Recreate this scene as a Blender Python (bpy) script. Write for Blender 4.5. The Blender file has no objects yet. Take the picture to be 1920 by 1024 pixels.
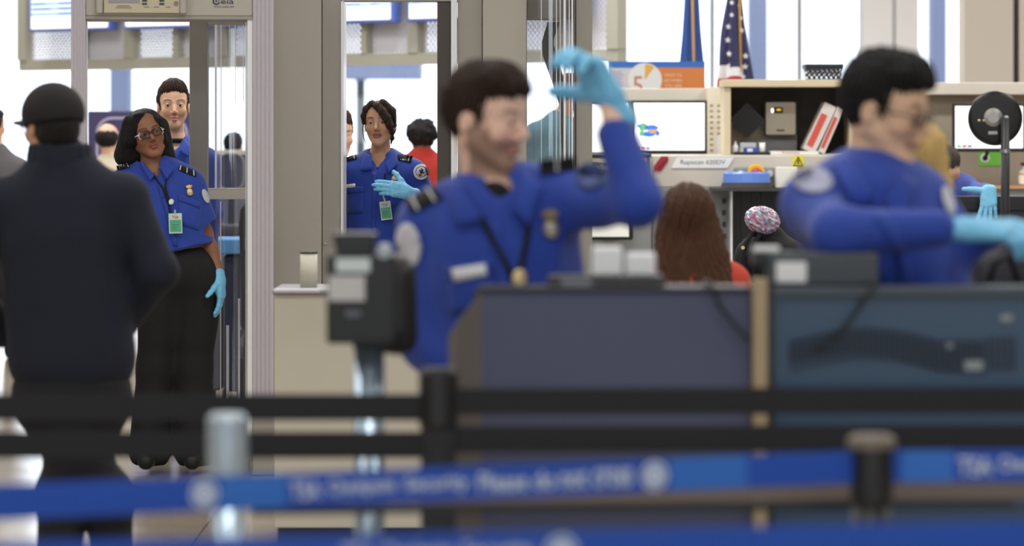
import bpy, math, random
import numpy as np
from mathutils import Vector, Matrix
from mathutils.bvhtree import BVHTree
from mathutils.geometry import tessellate_polygon

random.seed(7)
PI = math.pi
F, H, HZ = 7200.0, 1.56, 240.0        # focal length in pixels, camera height, horizon row
SC = bpy.context.scene
COL = SC.collection

def P(px, py, Y):
    return Vector(((px - 960) * Y / F, Y, H - (py - HZ) * Y / F))
def A(px, py, Y):
    return np.array(P(px, py, Y)[:])
def YS(s):
    return F / s

# ------------------------------------------------------------ materials
def lin(c):
    return tuple(((v / 255) / 12.92 if v / 255 <= .04045 else ((v / 255 + .055) / 1.055) ** 2.4) for v in c)
MATS = {}
def mat(name, rgb=(128, 128, 128), rough=.6, metal=0., bump=None, var=0., emit=0., spec=.5, vcol=False, stretch=None, sheen=0., sss=0.):
    if name in MATS: return MATS[name]
    m = bpy.data.materials.new(name); m.use_nodes = True
    nt = m.node_tree; b = nt.nodes['Principled BSDF']
    c = lin(rgb)
    b.inputs['Base Color'].default_value = (*c, 1)
    b.inputs['Roughness'].default_value = rough
    b.inputs['Metallic'].default_value = metal
    b.inputs['Specular IOR Level'].default_value = spec
    b.inputs['Sheen Weight'].default_value = sheen
    if sss:
        b.inputs['Subsurface Weight'].default_value = sss
        b.inputs['Subsurface Radius'].default_value = (.02, .008, .004)
        b.inputs['Subsurface Scale'].default_value = .3
    tc = nt.nodes.new('ShaderNodeTexCoord')
    mp = nt.nodes.new('ShaderNodeMapping')
    nt.links.new(tc.outputs['Object'], mp.inputs['Vector'])
    if stretch: mp.inputs['Scale'].default_value = stretch
    if vcol:
        a = nt.nodes.new('ShaderNodeAttribute'); a.attribute_name = 'Col'
        nt.links.new(a.outputs['Color'], b.inputs['Base Color'])
    elif var:
        n = nt.nodes.new('ShaderNodeTexNoise'); n.inputs['Scale'].default_value = 6; n.inputs['Detail'].default_value = 5
        mx = nt.nodes.new('ShaderNodeMix'); mx.data_type = 'RGBA'
        mx.inputs['A'].default_value = (*[v * (1 - var) for v in c], 1)
        mx.inputs['B'].default_value = (*[min(1, v * (1 + var)) for v in c], 1)
        nt.links.new(mp.outputs[0], n.inputs['Vector'])
        nt.links.new(n.outputs['Fac'], mx.inputs['Factor'])
        nt.links.new(mx.outputs['Result'], b.inputs['Base Color'])
    if emit:
        b.inputs['Emission Color'].default_value = (*c, 1)
        b.inputs['Emission Strength'].default_value = emit
    if bump:
        n = nt.nodes.new('ShaderNodeTexNoise'); n.inputs['Scale'].default_value = bump[0]; n.inputs['Detail'].default_value = 4
        bp = nt.nodes.new('ShaderNodeBump'); bp.inputs['Strength'].default_value = bump[1]; bp.inputs['Distance'].default_value = .01
        nt.links.new(mp.outputs[0], n.inputs['Vector'])
        nt.links.new(n.outputs['Fac'], bp.inputs['Height'])
        nt.links.new(bp.outputs[0], b.inputs['Normal'])
    MATS[name] = m
    return m

def glass_mat(name, tint=(235, 240, 245), refl=.12, rough=.03):
    m = bpy.data.materials.new(name); m.use_nodes = True; nt = m.node_tree
    nt.nodes.remove(nt.nodes['Principled BSDF'])
    out = nt.nodes['Material Output']
    t = nt.nodes.new('ShaderNodeBsdfTransparent'); t.inputs[0].default_value = (*lin(tint), 1)
    g = nt.nodes.new('ShaderNodeBsdfGlossy'); g.inputs['Roughness'].default_value = rough
    fr = nt.nodes.new('ShaderNodeFresnel'); fr.inputs['IOR'].default_value = 1.5
    ad = nt.nodes.new('ShaderNodeMath'); ad.operation = 'ADD'; ad.inputs[1].default_value = refl; ad.use_clamp = True
    mx = nt.nodes.new('ShaderNodeMixShader')
    nt.links.new(fr.outputs[0], ad.inputs[0]); nt.links.new(ad.outputs[0], mx.inputs[0])
    nt.links.new(t.outputs[0], mx.inputs[1]); nt.links.new(g.outputs[0], mx.inputs[2])
    nt.links.new(mx.outputs[0], out.inputs['Surface'])
    MATS[name] = m
    return m

def perf_mat(name, rgb, pitch=.035, hole=.38):
    """sheet metal with real round holes, staggered"""
    m = mat(name, rgb, .5)
    nt = m.node_tree; b = nt.nodes['Principled BSDF']; out = nt.nodes['Material Output']
    tc = nt.nodes.new('ShaderNodeTexCoord'); mp = nt.nodes.new('ShaderNodeMapping')
    mp.inputs['Scale'].default_value = (1 / pitch,) * 3; mp.inputs['Rotation'].default_value = (0, 0, PI / 4)
    nt.links.new(tc.outputs['UV'], mp.inputs['Vector'])
    fr = nt.nodes.new('ShaderNodeVectorMath'); fr.operation = 'FRACTION'
    nt.links.new(mp.outputs[0], fr.inputs[0])
    sb = nt.nodes.new('ShaderNodeVectorMath'); sb.operation = 'DISTANCE'; sb.inputs[1].default_value = (.5, .5, 0)
    sp = nt.nodes.new('ShaderNodeSeparateXYZ'); cb = nt.nodes.new('ShaderNodeCombineXYZ')
    nt.links.new(fr.outputs[0], sp.inputs[0]); nt.links.new(sp.outputs[0], cb.inputs[0]); nt.links.new(sp.outputs[1], cb.inputs[1])
    nt.links.new(cb.outputs[0], sb.inputs[0])
    lt = nt.nodes.new('ShaderNodeMath'); lt.operation = 'LESS_THAN'; lt.inputs[1].default_value = hole
    nt.links.new(sb.outputs['Value'], lt.inputs[0])
    tr = nt.nodes.new('ShaderNodeBsdfTransparent'); mx = nt.nodes.new('ShaderNodeMixShader')
    nt.links.new(lt.outputs[0], mx.inputs[0]); nt.links.new(b.outputs[0], mx.inputs[1]); nt.links.new(tr.outputs[0], mx.inputs[2])
    nt.links.new(mx.outputs[0], out.inputs['Surface'])
    return m

# ------------------------------------------------------------ objects
def origin_of(o):
    v = Vector((0, 0, 0))
    while o is not None:
        v += Vector(o.location); o = o.parent
    return v
def thing(name, label, cat, loc=(0, 0, 0), group=None):
    o = bpy.data.objects.new(name, None); COL.objects.link(o)
    o.location = loc; o.empty_display_size = .1
    return tag(o, label, cat, group)
def tag(o, label, cat, group=None, kind=None):
    o['label'] = label; o['category'] = cat
    if group: o['group'] = group
    if kind: o['kind'] = kind
    return o
def struct(o):
    o['kind'] = 'structure'; return o

def npmesh(name, V, Q, smooth=True, mats=None, mi=None, cols=None):
    """V (n,3), Q list/array of polygons"""
    me = bpy.data.meshes.new(name)
    if isinstance(Q, np.ndarray):
        nq, k = Q.shape
        me.vertices.add(len(V)); me.vertices.foreach_set('co', np.asarray(V, np.float32).ravel())
        me.loops.add(nq * k); me.loops.foreach_set('vertex_index', Q.astype(np.int32).ravel())
        me.polygons.add(nq); me.polygons.foreach_set('loop_start', np.arange(0, nq * k, k, dtype=np.int32))
        me.update(calc_edges=True)
    else:
        me.from_pydata([tuple(v) for v in V], [], Q)
    if smooth: me.polygons.foreach_set('use_smooth', [True] * len(me.polygons))
    for m in (mats or []): me.materials.append(m)
    if mi is not None: me.polygons.foreach_set('material_index', mi)
    if cols is not None:
        a = me.color_attributes.new('Col', 'FLOAT_COLOR', 'POINT')
        a.data.foreach_set('color', np.concatenate([cols, np.ones((len(cols), 1))], 1).astype(np.float32).ravel())
    me.update()
    return me
def link(name, me, parent=None):
    o = bpy.data.objects.new(name, me); COL.objects.link(o)
    if parent is not None: o.parent = parent
    return o

class MB:
    def __init__(s, M=None):
        s.v, s.f, s.m, s.M, s.cur = [], [], [], M, 0
        s.uv = None
    def add(s, vs, fs):
        b = len(s.v)
        for v in vs:
            v = Vector(v)
            s.v.append(s.M @ v if s.M is not None else v)
        for f in fs: s.f.append([b + i for i in f]); s.m.append(s.cur)
        return s
    def box(s, x0, x1, y0, y1, z0, z1):
        vs = [(x, y, z) for z in (z0, z1) for y in (y0, y1) for x in (x0, x1)]
        return s.add(vs, [(0, 2, 3, 1), (4, 5, 7, 6), (0, 1, 5, 4), (2, 6, 7, 3), (0, 4, 6, 2), (1, 3, 7, 5)])
    def pbox(s, px0, px1, py0, py1, Y, d):
        a, b = P(px0, py0, Y), P(px1, py1, Y)
        return s.box(a.x, b.x, Y, Y + d, b.z, a.z)
    def tube(s, pts, r, n=10, caps=True):
        pts = [Vector(p) for p in pts]; rs = r if isinstance(r, (list, tuple)) else [r] * len(pts)
        vs, fs = [], []
        up = Vector((0, 0, 1))
        for i, p in enumerate(pts):
            t = (pts[min(i + 1, len(pts) - 1)] - pts[max(i - 1, 0)]).normalized()
            u = up - t * up.dot(t)
            if u.length < .15: u = Vector((1, 0, 0)) - t * t.x
            u.normalize(); w = t.cross(u); up = u
            for k in range(n):
                a = 2 * PI * k / n
                vs.append(p + (u * math.cos(a) + w * math.sin(a)) * rs[i])
        for i in range(len(pts) - 1):
            for k in range(n):
                a, b = i * n + k, i * n + (k + 1) % n
                fs.append((a, b, b + n, a + n))
        if caps:
            fs.append(tuple(range(n - 1, -1, -1))); fs.append(tuple((len(pts) - 1) * n + k for k in range(n)))
        return s.add(vs, fs)
    def lathe(s, prof, c=(0, 0, 0), n=32, axis='z'):
        vs, fs = [], []
        for r, h in prof:
            for k in range(n):
                a = 2 * PI * k / n; x, y = r * math.cos(a), r * math.sin(a)
                q = {'z': (x, y, h), 'y': (x, h, -y), 'x': (h, x, y)}[axis]
                vs.append((c[0] + q[0], c[1] + q[1], c[2] + q[2]))
        m = len(prof)
        for i in range(m - 1):
            for k in range(n):
                a, b = i * n + k, i * n + (k + 1) % n
                fs.append((a, b, b + n, a + n))
        fs.append(tuple(range(n - 1, -1, -1))); fs.append(tuple((m - 1) * n + k for k in range(n)))
        return s.add(vs, fs)
    def prism(s, poly, y0, y1, plane='xz'):
        n = len(poly)
        f = (lambda p, y: (p[0], y, p[1])) if plane == 'xz' else ((lambda p, y: (y, p[0], p[1])) if plane == 'yz' else (lambda p, y: (p[0], p[1], y)))
        vs = [f(p, y0) for p in poly] + [f(p, y1) for p in poly]
        tris = tessellate_polygon([[Vector((p[0], p[1], 0)) for p in poly]])
        fs = [tuple(t) for t in tris] + [tuple(n + i for i in reversed(t)) for t in tris]
        fs += [(i, n + i, n + (i + 1) % n, (i + 1) % n) for i in range(n)]
        return s.add(vs, fs)
    def ell(s, c, r, nu=20, nv=12, noise=0):
        vs, fs = [], []
        for j in range(nv + 1):
            t = PI * j / nv
            for i in range(nu):
                a = 2 * PI * i / nu; k = 1 + (random.uniform(-noise, noise) if noise else 0)
                vs.append((c[0] + r[0] * k * math.sin(t) * math.cos(a), c[1] + r[1] * k * math.sin(t) * math.sin(a), c[2] + r[2] * k * math.cos(t)))
        for j in range(nv):
            for i in range(nu):
                a, b = j * nu + i, j * nu + (i + 1) % nu
                fs.append((a, a + nu, b + nu, b))
        return s.add(vs, fs)
    def text(s, txt, c, w=None, h=None, M=None, bold=0):
        """lettering facing -y, centred on c, fitted to width w or height h"""
        cu = bpy.data.curves.new('t', 'FONT'); cu.body = txt; cu.extrude = 0; cu.offset = bold; cu.resolution_u = 3
        o = bpy.data.objects.new('t', cu); COL.objects.link(o)
        dg = bpy.context.evaluated_depsgraph_get(); me = bpy.data.meshes.new_from_object(o.evaluated_get(dg))
        xs = [v.co.x for v in me.vertices]; ys = [v.co.y for v in me.vertices]
        x0, x1, y0, y1 = min(xs), max(xs), min(ys), max(ys)
        sx = w / (x1 - x0) if w else h / (y1 - y0); sy = h / (y1 - y0) if h else sx
        vs = [((v.co.x - (x0 + x1) / 2) * sx, 0, (v.co.y - (y0 + y1) / 2) * sy) for v in me.vertices]
        if M is not None: vs = [M @ Vector(v) for v in vs]
        c = Vector(c); vs = [Vector(v) + c for v in vs]
        fs = [tuple(p.vertices) for p in me.polygons]
        bpy.data.objects.remove(o); bpy.data.meshes.remove(me); bpy.data.curves.remove(cu)
        return s.add(vs, fs)
    def build(s, name, m, parent=None, bev=0, smooth=False, solid=0):
        off = origin_of(parent)
        me = npmesh(name, [v - off for v in s.v], s.f, smooth, m if isinstance(m, (list, tuple)) else [m], s.m)
        o = link(name, me, parent)
        if solid:
            d = o.modifiers.new('solid', 'SOLIDIFY'); d.thickness = solid; d.offset = 0
        if bev:
            d = o.modifiers.new('bev', 'BEVEL'); d.width = bev; d.segments = 2; d.limit_method = 'ANGLE'; d.angle_limit = .6
            me.polygons.foreach_set('use_smooth', [True] * len(me.polygons))
            w = o.modifiers.new('wn', 'WEIGHTED_NORMAL'); w.keep_sharp = True
        return o
def copy_tree(o, loc=None, parent=None):
    c = o.copy(); COL.objects.link(c); c.parent = parent
    if loc is not None: c.location = loc
    for ch in o.children: copy_tree(ch, None, c)
    return c

# ------------------------------------------------------------ implicit surfaces
def smin(a, b, k):
    if k <= 0: return np.minimum(a, b)
    h = np.maximum(k - np.abs(a - b), 0) / k
    return np.minimum(a, b) - h * h * k * .25
class Sdf:
    """a list of blended solids, meshed as one closed surface"""
    def __init__(s): s.p = []; s.disp = None
    def cone(s, a, b, ra, rb=None, k=.02, op='u', sq=None):
        s.p.append(('c', np.array(a, float), np.array(b, float), ra, ra if rb is None else rb, k, op, sq)); return s
    def ell(s, c, r, R=None, k=.02, op='u'):
        s.p.append(('e', np.array(c, float), np.array(r, float), R, None, k, op, None)); return s
    def plane(s, c, n, op='i', k=.003):
        n = np.array(n, float); s.p.append(('p', np.array(c, float), n / np.linalg.norm(n), None, None, k, op, None)); return s
    def ev(s, q, X):
        t = q[0]
        if t == 'c':
            a, b, ra, rb = q[1:5]; d = (b - a); L = float(d @ d) + 1e-12
            Y = X - a.astype(np.float32)
            h = np.clip(Y @ d.astype(np.float32) / L, 0, 1)
            Z = Y - h[:, None] * d.astype(np.float32)
            if q[7] is not None:      # squash along a direction
                n, f = q[7]; n = np.asarray(n, np.float32); t2 = Z @ n
                Z = Z + (t2 * (1 / f - 1))[:, None] * n
                return (np.sqrt((Z * Z).sum(1)) - (ra + (rb - ra) * h)) * min(1, (f + 1) / 2)
            return np.sqrt((Z * Z).sum(1)) - (ra + (rb - ra) * h)
        if t == 'e':
            Y = X - q[1].astype(np.float32)
            if q[3] is not None: Y = Y @ np.asarray(q[3], np.float32)
            r = q[2].astype(np.float32)
            k0 = np.sqrt(((Y / r) ** 2).sum(1)); k1 = np.sqrt(((Y / (r * r)) ** 2).sum(1)) + 1e-9
            return k0 * (k0 - 1) / k1
        return (X - q[1].astype(np.float32)) @ q[2].astype(np.float32)
    def val(s, X, prims):
        d = np.full(len(X), 1., np.float32)
        for q in prims:
            e = self_ev(s, q, X); k = q[5]
            if q[6] == 'u': d = smin(d, e, k)
            elif q[6] == 's': d = -smin(-d, e, k)
            else: d = -smin(-d, -e, k)
        return d
    def bounds(s):
        lo, hi = [], []
        for q in s.p:
            if q[6] != 'u' or q[0] == 'p': continue
            if q[0] == 'c':
                r = max(q[3], q[4]) * 1.35; lo.append(np.minimum(q[1], q[2]) - r); hi.append(np.maximum(q[1], q[2]) + r)
            else:
                r = max(q[2]); lo.append(q[1] - r); hi.append(q[1] + r)
        return np.min(lo, 0) - .02, np.max(hi, 0) + .02
    def mesh(s, h):
        lo, hi = s.bounds(); B = 12; bs = B * h
        nb = np.ceil((hi - lo) / bs).astype(int) + 1
        g = np.stack(np.meshgrid(*[np.arange(n) for n in nb], indexing='ij'), -1).reshape(-1, 3)
        cen = (lo + (g + .5) * bs).astype(np.float32)
        E = [s.ev(q, cen) for q in s.p]
        d = np.full(len(cen), 1., np.float32)
        for q, e in zip(s.p, E):
            if q[6] == 'u': d = smin(d, e, q[5])
            elif q[6] == 's': d = np.maximum(d, -e)
            else: d = np.maximum(d, e)
        rad = bs * .87
        act = np.where(np.abs(d) < rad * 1.7 + .015)[0]
        ax = np.arange(B + 1, dtype=np.float32) * h
        sub = np.stack(np.meshgrid(ax, ax, ax, indexing='ij'), -1).reshape(-1, 3)
        vals, keep = [], []
        for i in act:
            pr = [q for q, e in zip(s.p, E) if abs(e[i]) < rad * 2.2 + q[5] + .01 or (q[6] == 'u' and e[i] < rad) or (q[6] == 'i' and e[i] > 0)]
            if not pr: continue
            X = sub + (lo + g[i] * bs).astype(np.float32)
            v = s.val(X, pr)
            if s.disp is not None: v = v + s.disp(X)
            if v.min() < 0 < v.max(): vals.append(v.reshape(B + 1, B + 1, B + 1)); keep.append(g[i])
        V = np.stack(vals); G = np.array(keep)
        V[V == 0] = 1e-7
        sg = V < 0
        n = len(V); acc = np.zeros((n, B, B, B, 3), np.float32); cnt = np.zeros((n, B, B, B), np.float32)
        C = lambda A_, o: A_[:, o[0]:o[0] + B, o[1]:o[1] + B, o[2]:o[2] + B]
        for a in range(3):
            for u in (0, 1):
                for w in (0, 1):
                    o0 = [0, 0, 0]; o0[(a + 1) % 3] = u; o0[(a + 2) % 3] = w
                    o1 = list(o0); o1[a] = 1
                    A0, A1 = C(V, o0), C(V, o1); m = (A0 < 0) != (A1 < 0)
                    t = np.where(m, A0 / np.where(m, A0 - A1, 1), 0)
                    for c in range(3):
                        acc[..., c] += np.where(m, o0[c] + (t if c == a else 0), 0)
                    cnt += m
        cell = cnt > 0
        bi, ci, cj, ck = np.nonzero(cell)
        pos = acc[bi, ci, cj, ck] / cnt[bi, ci, cj, ck][:, None]
        gi = G[bi] * B + np.stack([ci, cj, ck], 1)
        verts = lo + (gi + pos) * h
        N = (nb * B + 2).astype(np.int64)
        key = lambda q: (q[:, 0] * N[1] + q[:, 1]) * N[2] + q[:, 2]
        K = key(gi.astype(np.int64)); order = np.argsort(K); Ks = K[order]
        quads = []
        for a in range(3):
            o1 = [0, 0, 0]; o1[a] = 1
            A0, A1 = C(V, (0, 0, 0)), C(V, o1); m = (A0 < 0) != (A1 < 0)
            bi, i, j, k = np.nonzero(m); base = (G[bi] * B + np.stack([i, j, k], 1)).astype(np.int64)
            inside = (A0 < 0)[bi, i, j, k]
            u, w = (a + 1) % 3, (a + 2) % 3
            du = np.zeros(3, np.int64); du[u] = 1; dw = np.zeros(3, np.int64); dw[w] = 1
            ids = []; ok = np.ones(len(base), bool)
            for off in (0, -du, -du - dw, -dw):
                kk = key(base + off); p = np.clip(np.searchsorted(Ks, kk), 0, len(Ks) - 1)
                ok &= Ks[p] == kk; ids.append(order[p])
            q = np.stack(ids, 1)[ok]; ins = inside[ok]
            q[~ins] = q[~ins][:, ::-1]
            quads.append(q)
        return verts, np.concatenate(quads)
    def build(s, name, h, m, parent=None, color=None, relax=0):
        V, Q = s.mesh(h)
        if relax:
            for _ in range(relax):
                S = np.zeros_like(V); c = np.zeros(len(V))
                for a, b in ((0, 1), (1, 2), (2, 3), (3, 0)):
                    np.add.at(S, Q[:, a], V[Q[:, b]]); np.add.at(S, Q[:, b], V[Q[:, a]])
                    np.add.at(c, Q[:, a], 1); np.add.at(c, Q[:, b], 1)
                V = V * .5 + (S / np.maximum(c, 1)[:, None]) * .5
        cols = color(V) if color else None
        off = np.array(origin_of(parent)[:])
        o = link(name, npmesh(name, V - off, Q, True, [m], None, cols), parent)
        o['_V'] = 0
        return o, V, Q
def self_ev(s, q, X): return s.ev(q, X)

def wrinkle(amp=.004, f=18., seed=1, stretch=(1, 1, .55)):
    rg = np.random.RandomState(seed); K = rg.normal(size=(7, 3)) * f * np.array(stretch); K = K.astype(np.float32); ph = rg.rand(7) * 6.28
    K2 = (rg.normal(size=(4, 3)) * f * .35).astype(np.float32)
    def fn(X):
        w = np.zeros(len(X), np.float32)
        warp = np.sin(X @ K2[0]) * .9 + np.sin(X @ K2[1] + 2)
        for i in range(7): w += np.sin(X @ K[i] + ph[i] + warp)
        w = w / 7
        return (np.abs(w) * 2.2 - .5).astype(np.float32) * amp
    return fn

def rotz(a): c, s = math.cos(a), math.sin(a); return np.array([[c, -s, 0], [s, c, 0], [0, 0, 1.]])
def rotx(a): c, s = math.cos(a), math.sin(a); return np.array([[1, 0, 0], [0, c, -s], [0, s, c.real]])
def roty(a): c, s = math.cos(a), math.sin(a); return np.array([[c, 0, s], [0, 1, 0], [-s, 0, c]])
def headR(yaw, pitch=0, roll=0):
    """yaw>0 turns the face towards image right, pitch>0 looks down, roll>0 leans the crown to image left"""
    r = math.radians
    return roty(-r(roll)) @ rotz(r(yaw)) @ rotx(r(pitch))
SKY = 3.0; LAMP = 60.
# ------------------------------------------------------------ people
SKINM = mat('skin', rough=.5, vcol=True, sss=.08, spec=.35)
EYEM = mat('eye', rough=.15, vcol=True)
def unit(v): v = np.array(v, float); return v / (np.linalg.norm(v) + 1e-12)
def mixc(a, b, t): return a * (1 - t[:, None]) + np.array(b) * t[:, None]
def sstep(x, a, b): t = np.clip((x - a) / (b - a), 0, 1); return t * t * (3 - 2 * t)

def head_prims(sd, c, R, s=1., jaw=1., fine=True, g=0., N=None):
    L = lambda *p: np.array(c) + R @ (np.array(p) * s)
    e = lambda p, r, k=.015, op='u': sd.ell(L(*p), np.array(r) * s + g, R, k, op)
    co = lambda a, b, ra, rb=None, k=.015, op='u': sd.cone(L(*a), L(*b), ra * s + g, (ra if rb is None else rb) * s + g, k, op)
    e((0, .018, .035), (.074, .094, .086), .02)
    e((0, -.035, .042), (.060, .052, .056), .03)
    e((0, -.035, -.02), (.058 * jaw, .054, .070), .03)
    for x in (-1, 1):
        co((x * .050 * jaw, .005, -.045), (x * .019 * jaw, -.060, -.095), .021, .016, .03)
        e((x * .040, -.058, -.024), (.022, .022, .020), .02)
    e((0, -.066, -.099), (.021 * jaw, .020, .018), .02)
    if N is not None: sd.cone(L(0, .022, -.045), N - np.array([0, 0, .02]), .050 * s * jaw, .056 * s * jaw, .02)
    if fine:
        for x in (-1, 1):
            co((x * .044, -.070, .027), (x * .012, -.083, .022), .009, .009, .012)
            e((x * .031, -.098, .003), (.017, .014, .012), .010, 's')
            e((x * .031, -.0755, .003), (.0150, .0150, .0145), .004)
            e((x * .031, -.0925, .0015), (.0128, .0095, .0052), .0012, 's')
        co((0, -.084, .014), (0, -.109, -.027), .0078, .0108, .010)
        for x in (-1, 1):
            e((x * .0115, -.095, -.033), (.0075, .010, .0075), .006)
            e((x * .006, -.103, -.041), (.003, .004, .003), .003, 's')
        e((0, -.088, -.0565), (.021, .0115, .0058), .006)
        e((0, -.087, -.0685), (.018, .0115, .0066), .005)
        e((0, -.0995, -.0622), (.021, .004, .0012), .002, 's')
    else:
        co((0, -.083, .014), (0, -.104, -.030), .0085, .013, .012)
        for x in (-1, 1): e((x * .031, -.098, .003), (.016, .012, .011), .010, 's')
    for x in (-1, 1):
        e((x * .074, .012, -.006), (.009, .019, .030), .008)
        e((x * .085, .006, -.003), (.006, .009, .015), .003, 's')

def face_color(c, R, s, skin, lips=None, brow=None, beard=None, beard_amt=1., stub=None, hairc=None):
    sk = np.array(lin(skin)); lips = lin(lips or [v * .8 for v in skin])
    def fn(V):
        q = (V - np.array(c)) @ R / s; x, y, z = q[:, 0], q[:, 1], q[:, 2]
        col = np.tile(sk, (len(V), 1))
        nz = np.sin(x * 90 + 3 * np.sin(z * 70)) * np.sin(z * 80 + 1) * .03
        col = col * (1 + nz[:, None])
        warm = np.exp(-(((np.abs(x) - .04) / .02) ** 2 + ((z + .03) / .022) ** 2)) * (y < -.03) * .35
        col = mixc(col, [min(1, sk[0] * 1.08), sk[1] * .78, sk[2] * .75], warm)
        if beard is not None:
            f = (y < .01 + .0) & (z > -.16)
            m = sstep(-z, .036, .056) * (y < .012) + (np.abs(x) > .055) * sstep(-z, .0, .03) * (y < .005) * (y > -.05)
            mou = np.exp(-((x / .030) ** 4 + ((z + .047) / .007) ** 4)) * (y < -.07)
            m = np.clip(m + mou, 0, 1) * f * (1 - sstep(-z, .125, .14))
            m = m * (1 - np.exp(-((x / .019) ** 4 + ((z + .064) / .010) ** 4)) * (y < -.06))
            col = mixc(col, lin(beard), m * beard_amt)
        lp = np.exp(-((x / (.0235)) ** 4 + ((z + .0625) / .0105) ** 4)) * (y < -.07)
        col = mixc(col, lips, np.clip(lp, 0, 1) * .95)
        ln = np.exp(-((x / .022) ** 4 + ((z + .0622) / .0016) ** 2)) * (y < -.07)
        col = mixc(col, [v * .35 for v in lips], np.clip(ln, 0, 1) * .8)
        if brow is not None:
            ax = np.abs(x); zc = .0245 + .006 * np.sin(np.clip((ax - .010) / .042, 0, 1) * PI * .8)
            b = np.exp(-(((ax - .031) / .021) ** 6 + ((z - zc) / .0042) ** 2)) * (y < -.05)
            col = mixc(col, lin(brow), np.clip(b, 0, 1) * .92)
            ez = np.exp(-(((ax - .031) / .0150) ** 4 + ((z - .0075) / .0016) ** 2)) * (y < -.07)
            col = mixc(col, [v * .4 for v in lin(brow)], np.clip(ez, 0, 1) * .75)
        nos = np.exp(-(((np.abs(x) - .006) / .004) ** 2 + ((z + .041) / .003) ** 2)) * (y < -.085)
        col = mixc(col, sk * .15, np.clip(nos, 0, 1) * .8)
        return np.clip(col, 0, 1)
    return fn

def eyes(root, c, R, s, look=(0, 0), iris=(45, 30, 22)):
    for x in (-1, 1):
        vs, fs, cols = [], [], []
        nu, nv = 28, 22
        for j in range(nv + 1):
            t = PI * j / nv
            for i in range(nu):
                a = 2 * PI * i / nu
                # pole of the ball faces the front
                p = np.array([math.sin(t) * math.cos(a), -math.cos(t), math.sin(t) * math.sin(a)]) * .0134
                pr = rotz(math.radians(look[0])) @ rotx(math.radians(look[1])) @ p
                vs.append(np.array(c) + R @ ((pr + np.array([x * .031, -.0755, .003])) * s))
                d = math.degrees(t)
                cols.append(lin((8, 6, 6)) if d < 13 else (lin(iris) if d < 30 else lin((205, 198, 192))))
        for j in range(nv):
            for i in range(nu):
                a, b = j * nu + i, j * nu + (i + 1) % nu
                fs.append((a, a + nu, b + nu, b))
        off = np.array(origin_of(root)[:])
        link('eye', npmesh('eye', np.array(vs) - off, fs, True, [EYEM], None, np.array(cols)), root)

def frame(d, n):
    d = unit(d); n = np.array(n, float); n = unit(n - d * (n @ d)); return d, n
def hand_prims(sd, w, d, n, side=1, curl=(.3, .3, .3, .3), thumb=.3, s=1., g=0., spread=.0, fingers=True, cuff=.06, td=None):
    d, n = frame(d, n); t = np.cross(d, n) * side; w = np.array(w, float)
    Pt = lambda a, b, c: w + (d * a + t * b + n * c) * s
    r = lambda v: v * s + g
    kb = [(.092, .029), (.096, .010), (.090, -.009), (.080, -.027)]
    ln = [(.040, .025, .019), (.045, .029, .020), (.041, .026, .020), (.031, .020, .018)]
    rd = [.0100, .0100, .0095, .0085]
    for (a, b), q in zip(kb, rd): sd.cone(Pt(.012, b * .55, 0), Pt(a, b, 0), r(.016), r(.0125), .018)
    sd.cone(Pt(.02, .018, .004), Pt(.06, .024, .005), r(.016), r(.015), .02)
    if cuff: sd.cone(Pt(-cuff, 0, 0), Pt(.01, 0, 0), r(.031), r(.026), .02, sq=(n, .78))
    if fingers:
        for i, ((a, b), l, q) in enumerate(zip(kb, ln, rd)):
            p = Pt(a, b, 0); sp = spread * (1.5 - i)
            cc = curl[i] if isinstance(curl[i], (tuple, list)) else (curl[i],) * 3
            ang = 0
            for j in range(3):
                ang += cc[j]
                dd = (d * math.cos(ang) + n * math.sin(ang)); dd = unit(dd + t * sp)
                p2 = p + dd * l[j] * s
                sd.cone(p, p2, r(q * (1 - .08 * j)), r(q * (.92 - .08 * j)), .0035)
                p = p2
        p = Pt(.022, .026, .004); dd = unit(d * .62 + t * .72 + n * .25) if td is None else unit(d * td[0] + t * td[1] + n * td[2])
        for j, l in enumerate((.042, .032, .026)):
            p2 = p + dd * l * s
            sd.cone(p, p2, r(.0150 - .002 * j), r(.0130 - .002 * j), .008)
            p = p2; dd = unit(dd + (d * .3 + n * .8 - t * .3) * thumb)

def ringpts(c, R, rx, ry, n=14, dz=lambda a: 0):
    return [np.array(c) + R @ np.array([rx * math.cos(a), ry * math.sin(a), dz(a)]) for a in [2 * PI * i / n for i in range(n + 1)]]

def torso_prims(sd, N, SL, SR, C, W, Hp, R, dm, g=0., k=.07, sh=.052, nk=.05):
    (cw, cd), (ww, wd), (hw, hd) = dm
    sd.ell(C, (cw + g, cd + g, .20 + g), R, k); sd.ell(W, (ww + g, wd + g, .17 + g), R, k)
    if Hp is not None: sd.ell(Hp, (hw + g, hd + g, .15 + g), R, k)
    m = (np.array(SL) + SR) / 2
    for S in (SL, SR):
        S = np.array(S)
        sd.cone(m, S, sh + .02 + g, sh + g, k)
        sd.cone(N, m * .3 + S * .7 + np.array([0, 0, .0]), nk + g * .5, sh * .75 + g, k * .8)

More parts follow.
